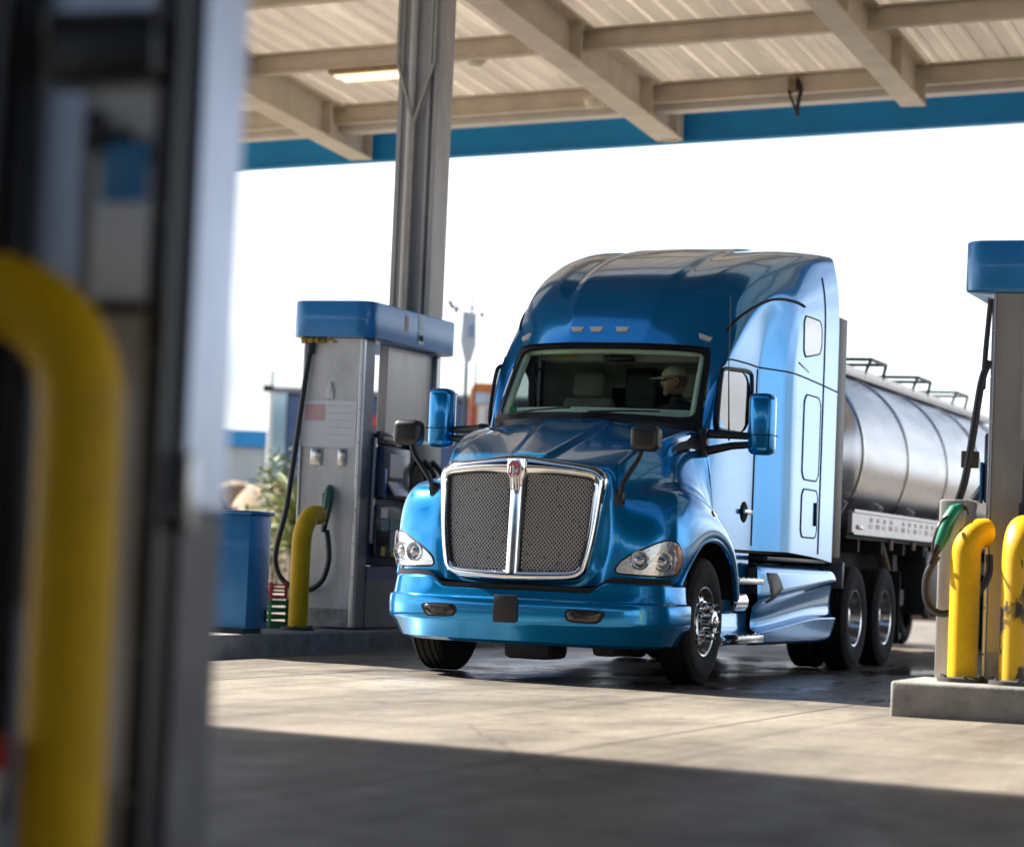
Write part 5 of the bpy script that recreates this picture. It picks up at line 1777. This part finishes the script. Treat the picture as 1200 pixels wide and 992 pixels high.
# ---- the pump right of the truck
pr, q = pump('tall steel pump at the right edge beside yellow guards', (1.75, 4.12, .24), 4.12, mirror=1, sheet=False, skin=STEEL, cap=(-.09, -.06))
bm = B(); box(bm, 1.762, 1.767, 4.12 - .10, 4.12 + .27, 1.95, 3.02)
finish('pale_panel', bm, mat('panel_pale', (.50, .49, .48), .4, .3, noise=.15, nscale=3), pr, smooth=False)
bm = B(); box(bm, 1.77, 1.80, 4.28, 4.36, 2.28, 2.40, .008); finish('latch_plate', bm, CHROME_D, pr)
bm = B(); box(bm, 1.72, 2.12, 3.53, 3.72, .245, 1.50, .02); lc = finish('side_cabinet', bm, STEEL, pr)
bm = B()
tube(bm, spline([q(.02, .02, 3.05), q(.06, .0, 2.7), q(.06, -.02, 2.3), q(.05, -.04, 1.8), q(.05, -.05, 1.45)], 7), .024, 10)
tube(bm, [q(.05, -.05, 1.5), q(.05, -.05, 1.28)], .04, 10)
tube(bm, spline([q(.0, -.34, 2.5), q(.06, -.38, 2.35), q(.12, -.42, 1.95), q(.14, -.46, 1.65), q(.15, -.5, 1.5)], 7), .028, 10)
tube(bm, spline([q(.02, -.34, 2.95), q(.04, -.36, 2.6), q(.05, -.37, 2.3)], 7), .02, 8)
tube(bm, spline([q(.52, -.56, 1.1), q(.52, -.63, .95), q(.52, -.62, .78), q(.52, -.52, .70), q(.52, -.36, .76), q(.36, -.24, .95), q(.30, -.24, 1.12)], 7), .026, 10)
finish('hose', bm, HOSE, pr)
bm, bg_ = B(), B()
nozzle(bm, bg_, q(.55, -.50, 1.30), (-1, .25, .1), (0, .30, 1))
nz = finish('nozzle', bm, BLACK, pr)
finish('green_grip', bg_, mat('nozzle_bright_green', (.012, .21, .115), .35, coat=.4), nz)
bm = B(); box(bm, 1.70, 1.76, 3.60, 3.72, 1.74, 1.86, .006); finish('brown_bracket', bm, mat('plate_brown', (.07, .05, .045), .5), pr)

# ---- the blurred pump close to the camera
pn, q = pump('blurred steel pump close to the camera filling the left edge', (14.72, 4.06, .20), 4.06, full=False, sheet=False)
SHADE_STEEL = mat('shade_tinted_steel', (.52, .59, .74), .33, .75, noise=.3, nscale=3, stretch=(1, 1, .3))  # steel with the shade's bluish reflection put into its colour
bm = B(); box(bm, 14.45, 14.65, 4.392, 4.425, 1.03, 3.05, .006); finish('side_skin', bm, SHADE_STEEL, pn, smooth=False)
bm = B(); box(bm, 14.45, 14.65, 4.392, 4.418, .22, 1.02, .006); finish('lower_skin', bm, mat('lower_grey', (.13, .125, .13), .5, .3, noise=.3, nscale=5), pn, smooth=False)
bm = B(); box(bm, 14.651, 14.736, 4.35, 4.40, .22, 3.05, .004); finish('dark_corner', bm, BLACK, pn, smooth=False)
bm = B(); box(bm, 14.62, 14.66, 4.421, 4.44, .98, 1.16, .006); finish('hinge_plate', bm, MATS['post_alloy'], pn)
bm = B(); box(bm, 14.733, 14.80, 4.09, 4.37, 2.0, 2.14, .01); box(bm, 14.733, 14.79, 3.70, 4.035, .3, 3.0, .01); finish('black_housing', bm, BLACK, pn)
bm = B(); box(bm, 14.733, 14.745, 4.05, 4.17, .25, 1.98, .004); box(bm, 14.733, 14.745, 4.05, 4.34, 2.16, 2.6, .004); finish('pale_strip', bm, SHADE_STEEL, pn, smooth=False)
bm = B(); box(bm, 14.733, 14.741, 4.20, 4.345, 1.50, 1.80, .002); nt = finish('notice_sheet', bm, STICK, pn, smooth=False)
bm = B(); box(bm, 14.742, 14.746, 4.22, 4.34, 1.72, 1.86, .002); finish('blue_label', bm, mat('label_blue', (.05, .26, .55), .4), pn)
bm = B(); box(bm, 14.742, 14.76, 4.185, 4.225, 1.84, 1.93, .004); box(bm, 14.742, 14.765, 4.18, 4.30, 1.86, 1.885, .004); finish('bracket', bm, BLACK, pn)
bm = B(); box(bm, 14.733, 14.745, 4.18, 4.345, 1.47, 1.49, .002); finish('dark_line', bm, BLACK, nt, smooth=False)
bm = B(); tube(bm, spline([(14.83, 4.02, 3.0), (14.84, 4.0, 2.4), (14.85, 3.98, 1.8), (14.85, 3.98, 1.2), (14.83, 4.02, .8)], 6), .03, 10); finish('hose', bm, HOSE, pn)

# ================================================================== GUARD PIPES
def guard_pipe(label, at, height, reach, direction, material, rad=.092, r=.20):
    """steel pipe with an elbow at the top"""
    bx_, by_, bz = at
    d = Vector(direction).normalized()
    pts = [Vector((bx_, by_, bz)), Vector((bx_, by_, bz + height * .5)), Vector((bx_, by_, bz + height - r))]
    for k in range(1, 9):
        a = math.pi / 2 * k / 8
        pts.append(Vector((bx_, by_, bz + height - r)) + d * r * (1 - math.cos(a)) + Vector((0, 0, r * math.sin(a))))
    pts.append(pts[-1] + d * max(.01, reach - r))
    g = thing('guard_pipe', label, 'bollard', at, 'yellow elbow guard pipes')
    bm = B(); tube(bm, pts, rad, 28, hint=Vector((0, 1, 0)))
    finish('pipe', bm, material, g, angle=40)
    bm = B(); lathe(bm, [(rad + .07, .002), (rad + .07, .028), (rad + .02, .036), (rad + .002, .036)], at, 'z', 28)
    for k in range(6):
        a = math.pi * 2 * k / 6 + .3
        lathe(bm, [(.016, .0), (.016, .018), (.0005, .02)], Vector(at) + Vector((math.cos(a) * (rad + .045), math.sin(a) * (rad + .045), .028)), 'z', 6)
    finish('base_flange', bm, mat('flange_dark', (.05, .048, .045), .6), g, angle=30)
    return g
guard_pipe('smooth yellow guard pipe before the left pump', (-1.87, -3.38, .20), 1.10, .38, (-1, -.05, 0), YELLOW, .092, .30)
guard_pipe('clean yellow guard pipe nearest the green nozzle, right side', (2.32, 3.77, .24), 1.03, .17, (-.8, .6, 0), YELLOW, .102, .15)
guard_pipe('scuffed black-marked yellow guard pipe at the right edge', (2.40, 4.15, .24), 1.05, .5, (-1, 0, 0), YELLOW_W, .115)
guard_pipe('large blurred yellow guard pipe in front of the near pump', (15.0, 4.352, .20), 1.28, .46, (.1, -1, 0), YELLOW, .092, .24)

# red-lidded bucket at the near pump's foot
bk = thing('bucket', 'blurred red lidded white bucket at the lower left corner', 'bucket', (15.12, 4.12, .20))
bm = B(); lathe(bm, [(.0005, .0), (.115, .0), (.14, .25), (.146, .255), (.146, .262), (.0005, .262)], (15.12, 4.12, .201), 'z', 32); finish('pail', bm, WHITE, bk, angle=30)
bm = B(); lathe(bm, [(.15, .255), (.152, .31), (.13, .325), (.0005, .33)], (15.12, 4.12, .201), 'z', 32); finish('lid', bm, mat('lid_red', (.42, .03, .02), .45), bk, angle=30)

# ================================================================== OTHER THINGS ON THE ISLANDS
cb = thing('storage_cabinet', 'blue metal storage cabinet on the island left of the pump', 'cabinet', (-.43, -3.5, .20))
CBL = mat('cabinet_blue', (.02, .17, .40), .4, .2, noise=.22, nscale=2.5, coat=.2)
bm = B(); box(bm, -.64, -.22, -3.92, -3.08, .24, 1.25, .012); finish('cabinet_body', bm, CBL, cb)
bm = B(); box(bm, -.66, -.20, -3.95, -3.06, 1.251, 1.285, .008); finish('cabinet_lid', bm, CBL, cb)
bm = B(); box(bm, -.60, -.26, -3.88, -3.12, .201, .239); finish('cabinet_foot', bm, BLACK, cb, smooth=False)
bm = B(); box(bm, -.219, -.216, -3.515, -3.509, .28, 1.22); finish('door_gap', bm, SEAM, cb, smooth=False)
bm = B(); box(bm, -.60, -.57, -3.078, -3.066, .30, .42, .004); finish('latch', bm, BLACK, cb)

ch = [('green_crate', (.02, .26, .10), (-2.15, -3.86), 'green plastic crate on the island behind the left guard pipe', (.36, .26, .28), .201),
      ('red_crate', (.55, .04, .03), (-2.15, -3.86), 'red plastic crate stacked on the green crate', (.32, .24, .16), .482)]
for nm, colr, (x, y), lab, (sx_, sy_, h_), z in ch:
    o = thing('plastic_crate', lab, 'crate', (x, y, z))
    bm = B()
    t_ = .015
    box(bm, x - sx_ / 2, x + sx_ / 2, y - sy_ / 2, y + sy_ / 2, z, z + t_)
    for k in range(4):
        za = z + t_ + .002 + (h_ - t_) * k / 4; zb_ = za + (h_ - t_) / 4 - .022
        box(bm, x + sx_ / 2 - t_, x + sx_ / 2, y - sy_ / 2, y + sy_ / 2, za, zb_); box(bm, x - sx_ / 2, x - sx_ / 2 + t_, y - sy_ / 2, y + sy_ / 2, za, zb_)
        box(bm, x - sx_ / 2 + t_ + .001, x + sx_ / 2 - t_ - .001, y + sy_ / 2 - t_, y + sy_ / 2, za, zb_); box(bm, x - sx_ / 2 + t_ + .001, x + sx_ / 2 - t_ - .001, y - sy_ / 2, y - sy_ / 2 + t_, za, zb_)
    for cx_ in (-1, 1):
        for cy_ in (-1, 1):
            box(bm, x + cx_ * (sx_ / 2 + .002) - .012, x + cx_ * (sx_ / 2 + .002) + .012, y + cy_ * (sy_ / 2 + .002) - .012, y + cy_ * (sy_ / 2 + .002) + .012, z + .001, z + h_)
    finish('crate_body', bm, mat('crate_' + nm, colr, .5), o, smooth=False)

# ================================================================== LAMPS AND FITTINGS UNDER THE CANOPY
lt = thing('ceiling_light', 'long lit fluorescent light fixture under the canopy', 'light', (-10.3, -6.75, 7.3))
zl = zp(-10.3, -6.75) + .29
bm = B()
obox(bm, (-10.48, -6.75, zl - .02), (1, 0, .058), (0, 1, .0377), (0, 0, 1), .50, 1.34, .07, .015)
obox(bm, (-10.48, -6.75, zl + .05), (1, 0, .058), (0, 1, .0377), (0, 0, 1), .3, 1.0, .07, .01)
finish('housing', bm, mat('housing_rust', (.30, .20, .11), .6, noise=.3, nscale=6), lt)
bm = B()
for k in (-1, 1):
    obox(bm, (-10.48 + .11 * k, -6.75, zl - .068), (1, 0, .058), (0, 1, .0377), (0, 0, 1), .15, 1.22, .03, .01)
finish('tube_lens', bm, mat('lamp_glow', (.9, .85, .7), .4, emit=((1, .80, .48), .42)), lt)
for lab, (x, y) in (('small round lamp beside the canopy column', (-10.42, -5.38)), ('round cream lamp near the middle canopy beam', (-12.95, -4.62))):
    o = thing('ceiling_lamp', lab, 'lamp', (x, y, 7.2), 'round lamps under the canopy')
    z = zp(x, y) + .36
    bm = B(); lathe(bm, [(.0005, .0), (.10, .02), (.15, .09), (.16, .13), (.12, .17), (.05, .19)], (x, y, z - .12), 'z', 28); finish('lamp_bowl', bm, mat('bowl_cream', (.66, .60, .48), .35), o, angle=None)
    bm = B(); lathe(bm, [(.06, 0), (.06, .10), (.0005, .10)], (x, y, z + .06), 'z', 16); finish('lamp_mount', bm, CREAM, o, angle=30)
hk = thing('hose_hook', 'dark bent hook hanging from the canopy edge', 'hook', (-13.0, -1.75, 7.3))
zh = zp(-13.05, -1.75) + .33
bm = B()
tube(bm, spline([(-13.0, -1.75, zh + .16), (-13.02, -1.70, zh + .02), (-13.05, -1.74, zh - .18), (-13.0, -1.72, zh - .36)], 6), .028, 8)
tube(bm, spline([(-13.0, -1.80, zh + .16), (-13.02, -1.86, zh + .0), (-13.05, -1.80, zh - .18), (-13.0, -1.74, zh - .30)], 6), .02, 8)
finish('hook_strap', bm, BLACK, hk)
bm = B(); lathe(bm, [(.0005, -.05), (.10, -.05), (.10, .05), (.0005, .05)], (-13.0, -1.80, zh + .10), 'y', 20); finish('hook_reel', bm, mat('reel_brown', (.20, .13, .07), .6), hk, angle=30)

# ================================================================== BEYOND THE FORECOURT
def at(X, D):
    """site coordinates of a point X to the right and D ahead of the camera"""
    d = Vector((X, D, 0)) - SITE0
    return d.dot(FX), d.dot(LF)
def far_thing(name, label, cat, X, D, z=0, group=None):
    o = bpy.data.objects.new(name, None); COL.objects.link(o)
    o.location = (X, D, z); keys(o, label, cat, group)
    ORIG[o.name] = Vector((X, D, z))
    return o
def fin(name, bm, material, parent, **k):       # meshes given in world axes
    return finish(name, bm, material, parent, **k)
BW = mat('wall_pale', (.60, .58, .57), .8, noise=.12, nscale=.6)
BB = mat('wall_blue', (.03, .16, .42), .6, noise=.15, nscale=.5)
BBD = mat('wall_slate_blue', (.06, .12, .25), .6, noise=.2, nscale=.4)
# pale shop with blue roof band, blue sign board and blue door
o = far_thing('shop_building', 'pale shop building with blue roof band far behind the cabinet', 'building', -10, 90)
bm = B(); box(bm, -24, -5.2, 90, 104, 0, 4.55); fin('wall', bm, BW, o, smooth=False)
bm = B(); box(bm, -24.3, -4.9, 89.4, 104.3, 4.57, 5.15); fin('roof_band', bm, mat('band_blue', (.02, .25, .55), .5), o, smooth=False)
bm = B(); box(bm, -8.6, -6.6, 89.9, 89.995, 3.75, 4.52); fin('sign_board', bm, BBD, o, smooth=False)
bm = B(); box(bm, -8.65, -6.5, 89.9, 89.99, 3.50, 3.74); fin('sign_trim', bm, BB, o, smooth=False)
bm = B(); box(bm, -9.75, -9.1, 89.93, 89.995, 1.2, 3.25); d = fin('door', bm, BB, o, smooth=False)
bm = B(); box(bm, -9.82, -9.03, 89.95, 89.997, 3.255, 3.33); fin('frame', bm, BW, d, smooth=False)
bm = B()
a = [bm.verts.new(p) for p in ((-9.2, 89.9, 3.45), (-5.6, 89.9, 3.05), (-5.6, 86.9, 2.75), (-9.2, 86.9, 3.1))]
bm.faces.new(a); bmesh.ops.solidify(bm, geom=bm.faces, thickness=.06); fin('awning', bm, mat('awning_white', (.72, .72, .72), .7), o, smooth=False)
# blue glazed building
o = far_thing('glazed_building', 'slate blue building with a glazed corner behind the left pump', 'building', -5, 74)
bm = B(); box(bm, -6.6, 3.2, 74, 90, 0, 5.5); fin('wall', bm, BBD, o, smooth=False)
bm = B(); box(bm, -7.05, -6.62, 73.9, 89, 2.4, 5.55); fin('corner_glass', bm, mat('pale_glass', (.30, .46, .55), .1, .2, coat=1), o, smooth=False)
bm = B(); box(bm, -7.1, 3.3, 73.85, 90.1, 5.56, 5.72); fin('coping', bm, mat('coping_grey', (.20, .22, .27), .6), o, smooth=False)
bm = B(); tube(bm, [(-4.6 + 1.1 * t, 73.96, 4.35 + .75 * t ** .6) for t in (0, .2, .4, .6, .8, 1)], [.05, .12, .16, .15, .1, .04], 8); tube(bm, [(-4.4 + .8 * t, 73.96, 4.1 + .3 * t) for t in (0, .5, 1)], [.05, .12, .05], 8); fin('red_swoosh', bm, mat('swoosh_red', (.55, .08, .08), .6), o)
# flagpole-like lamp post before it
o = far_thing('lamp_post', 'thin white lamp post before the glazed building', 'post', -5.75, 60)
bm = B(); tube(bm, [(-5.75, 60, 0), (-5.75, 60, 5.2)], [.075, .05], 10); fin('post', bm, WHITE, o)
bm = B(); box(bm, -5.95, -5.7, 59.95, 60.05, 4.7, 4.86, .02); fin('lamp_head', bm, BLACK, o)
# white low hall
o = far_thing('white_hall', 'plain white flat roofed hall far behind the truck mirror', 'building', -1.2, 95)
bm = B(); box(bm, -3.0, 12.0, 95, 110, 0, 6.6); fin('wall', bm, mat('hall_white', (.78, .78, .78), .8, noise=.05, nscale=.5), o, smooth=False)
bm = B(); box(bm, -3.1, 12.1, 94.9, 110.1, 6.61, 6.82); fin('roof_edge', bm, mat('roof_grey', (.55, .56, .58), .7), o, smooth=False)
# weather mast
o = far_thing('weather_mast', 'slim black weather mast with pale sensor box and cup gauge', 'mast', -.82, 45)
bm = B(); tube(bm, [(-.82, 45, 0), (-.86, 45, 4.55)], [.035, .03], 8); tube(bm, [(-.68, 45.1, 0), (-.69, 45.1, 4.5)], .015, 6); fin('pole', bm, BLACK, o)
bm = B(); prism(bm, [(-.96, 5.35), (-.72, 5.32), (-.70, 4.75), (-.78, 4.45), (-.90, 4.45), (-.99, 4.8)], 44.9, 45.1, 'y', .02)
sb = fin('sensor_box', bm, mat('sensor_pale', (.60, .64, .72), .5), o, angle=30)
bm = B(); box(bm, -.84, -.74, 44.88, 44.899, 4.88, 5.1); fin('sensor_window', bm, mat('sensor_blue', (.30, .40, .60), .4), sb, smooth=False)
bm = B(); tube(bm, [(-1.15, 45, 5.42), (-.62, 45, 5.40)], .015, 6); tube(bm, [(-.80, 45, 5.34), (-.80, 45, 5.66)], .02, 6)
for (x, z) in ((-1.16, 5.43), (-1.08, 5.36), (-1.20, 5.50), (-.62, 5.30)):
    bmesh.ops.create_icosphere(bm, subdivisions=2, radius=.05, matrix=Matrix.Translation((x, 45, z)))
fin('cup_gauge', bm, mat('gauge_grey', (.25, .27, .30), .5), o)
# orange roadside sign
o = far_thing('roadside_sign', 'orange and white roadside sign beyond the truck cab', 'sign', -.66, 60)
bm = B(); tube(bm, [(-.66, 60.1, 0), (-.66, 60.1, 4.2)], .09, 10); fin('sign_post', bm, STEEL_D, o)
bm = B(); prism(bm, [(-1.03, 4.0), (-1.03, 4.95), (-.93, 5.12), (-.42, 5.12), (-.30, 4.95), (-.33, 4.0)], 59.95, 60.1, 'y', .02); sg = fin('sign_face', bm, mat('sign_orange', (.62, .20, .035), .5), o, angle=30)
bm = B(); box(bm, -.93, -.62, 59.90, 59.948, 4.62, 4.88); box(bm, -.60, -.44, 59.90, 59.948, 4.62, 4.88); fin('pale_panel', bm, mat('sign_pale_blue', (.50, .58, .70), .4), sg, smooth=False)
bm = B(); box(bm, -.82, -.36, 59.90, 59.948, 4.0, 4.58); wp = fin('white_panel', bm, mat('sign_white', (.75, .72, .70), .5), sg, smooth=False)
bm = B(); box(bm, -.63, -.50, 59.88, 59.898, 4.06, 4.52); fin('grey_figure', bm, mat('sign_grey', (.32, .34, .34), .5), wp, smooth=False)
bm = B()
for k in range(3): box(bm, -1.0, -.88, 59.92, 59.946, 4.12 + .15 * k, 4.17 + .15 * k); box(bm, -1.0 + .08 * (k % 2), -.96 + .08 * (k % 2), 59.92, 59.946, 4.17 + .15 * k, 4.27 + .15 * k)
fin('red_letters', bm, mat('sign_red', (.55, .05, .03), .5), sg, smooth=False)
# earth bank and heap of scrap metal
def mound(name, label, cat, X, D, rx, ry, h, material, seed, kind=None):
    bm = B(); rnd = random.Random(seed)
    rows = []
    for j in range(13):
        r = []
        for i in range(37):
            a = 2 * math.pi * i / 36
            f = j / 12
            z = h * (1 - f ** 1.6) * (1 + .28 * math.sin(5 * a + seed) * f * (1 - f) * 2 + .2 * math.sin(9 * a + 2 * seed) * f * (1 - f) * 2)
            r.append((X + rx * f * math.cos(a), D + ry * f * math.sin(a), max(-.02, z)))
        rows.append(r)
    grid(bm, rows)
    bmesh.ops.remove_doubles(bm, verts=bm.verts, dist=1e-4)
    bmesh.ops.recalc_face_normals(bm, faces=bm.faces)
    o = far_thing(name, label, cat, X, D)
    fin('earth', bm, material, o, angle=None)
    return o
EARTH = mat('dry_earth', (.36, .27, .19), .95, noise=.35, nscale=1.2, bump=.6, bscale=5)
mound('earth_mound', 'low tan earth mound behind the blue cabinet', 'mound', -6.4, 63, 4.4, 5, 2.5, EARTH, 2)
o = far_thing('scrap_heap', 'heap of silver scrap sheet metal behind the blue cabinet', 'scrap heap', -5.7, 50)
rnd = random.Random(11)
bm = B(); bm2 = B()
for k in range(46):
    X, D = -6.0 + rnd.uniform(-.75, .8), 50 + rnd.uniform(-.8, .8)
    z = .1 + 2.05 * max(.1, 1 - (abs(X + 6.0) / 1.1) ** 1.5) * rnd.random()
    obox(bm if k % 4 else bm2, (X, D, z), (1, rnd.uniform(-.4, .4), rnd.uniform(-.35, .25)), (rnd.uniform(-.2, .2), 1, rnd.uniform(-.3, .3)), (0, -.2, 1), rnd.uniform(.4, .95), rnd.uniform(.3, .7), rnd.uniform(.03, .16), .01)
fin('metal_sheets', bm, mat('scrap_metal', (.55, .56, .58), .3, .8, noise=.2), o, smooth=False)
fin('rusty_pieces', bm2, mat('scrap_rust', (.10, .045, .03), .7, noise=.3), o, smooth=False)
bm = B(); tube(bm, [(-5.95, 48.8, 2.35), (-5.3, 48.8, 1.5), (-5.0, 48.8, .0)], .05, 8); fin('leaning_bar', bm, BLACK, o)

# ---- trees
LEAF = [mat('leaf_yellow_green', (.16, .20, .045), .6, noise=.3, nscale=3), mat('leaf_mid_green', (.07, .12, .035), .6, noise=.3, nscale=3)]
def leaf_cloud(bm, centre, rad, n, size, rnd):
    for k in range(n):
        while True:
            p = Vector((rnd.uniform(-1, 1), rnd.uniform(-1, 1), rnd.uniform(-1, 1)))
            if p.length < 1: break
        p = Vector(centre) + Vector((p.x * rad[0], p.y * rad[1], p.z * rad[2]))
        d = Vector((rnd.uniform(-1, 1), rnd.uniform(-1, 1), rnd.uniform(-.8, .5))).normalized()
        a, b_ = frame_for(d)
        s = size * rnd.uniform(.6, 1.3)
        v = [bm.verts.new(p), bm.verts.new(p + d * s * .5 + a * s * .22), bm.verts.new(p + d * s + b_ * s * .08), bm.verts.new(p + d * s * .5 - a * s * .22)]
        bm.faces.new(v)
def fronds(bm, centre, n, length, rnd):
    for k in range(n):
        a = 2 * math.pi * k / n + rnd.uniform(-.2, .2)
        el = rnd.uniform(.15, 1.2)
        d = Vector((math.cos(a) * math.cos(el), math.sin(a) * math.cos(el), math.sin(el)))
        p = Vector(centre); L = length * rnd.uniform(.75, 1.15)
        pts = [p]
        for j in range(9):
            d = (d + Vector((0, 0, -.13))).normalized()
            p = p + d * L / 9
            pts.append(p.copy())
        tube(bm, pts, [.02 - .0018 * j for j in range(10)], 4)
        for j in range(1, 10):
            t = (pts[j] - pts[j - 1]).normalized()
            sd = t.cross(Vector((0, 0, 1))).normalized()
            for s in (1, -1):
                for q in (0, .5):
                    b0 = pts[j - 1].lerp(pts[j], q)
                    tip = b0 + (sd * s * .8 + t * .6 + Vector((0, 0, -.25))).normalized() * (.30 * (1 - .07 * j)) * length / 1.4
                    w = t * .035
                    bm.faces.new([bm.verts.new(b0 - w), bm.verts.new(b0 + w), bm.verts.new(tip)])
rnd = random.Random(5)
o = far_thing('palm_tree', 'yellow green young palm behind the left pump hose', 'tree', -3.35, 40)
bm = B(); tube(bm, [(-3.35, 40, 0), (-3.33, 40, .6), (-3.3, 40, 1.35)], [.13, .11, .09], 10); fin('trunk', bm, mat('bark', (.12, .08, .05), .9, noise=.4, bump=.5), o)
bm = B(); fronds(bm, (-3.3, 40, 1.35), 18, 1.35, rnd); fronds(bm, (-3.35, 40, 1.0), 10, .95, rnd); fin('crown', bm, LEAF[0], o, smooth=False)
o = far_thing('garden_shrub', 'loose green shrub beside the young palm', 'shrub', -3.9, 41.5)
bm = B()
for k in range(5): tube(bm, [(-3.9, 41.5, 0), (-3.9 + rnd.uniform(-.2, .2), 41.5 + rnd.uniform(-.2, .2), .6), (-3.9 + rnd.uniform(-.45, .45), 41.5 + rnd.uniform(-.4, .4), 1.5)], [.03, .02, .01], 5)
fin('stem', bm, MATS['bark'], o)
bm = B(); leaf_cloud(bm, (-3.9, 41.5, 1.15), (.55, .55, .8), 700, .15, rnd); leaf_cloud(bm, (-3.7, 41.4, 2.1), (.45, .4, .5), 350, .14, rnd); fin('foliage', bm, LEAF[0], o, smooth=False)

# ---- low brown bank wall and posts far behind the trailer, seen under it
o = far_thing('boundary_wall', 'low brown boundary wall seen below the tank trailer', 'wall', 10, 56)
bm = B(); box(bm, 4, 60, 56, 56.4, 0, .62, .01); fin('wall', bm, mat('wall_brown', (.26, .16, .10), .9, noise=.35, nscale=1.5), o, smooth=False)
bm = B()
for k in range(14): box(bm, 4.4 + 4 * k, 4.75 + 4 * k, 55.93, 56.47, 0, .72, .01)
fin('pier', bm, mat('pier_tan', (.42, .34, .27), .9, noise=.2), o, smooth=False)
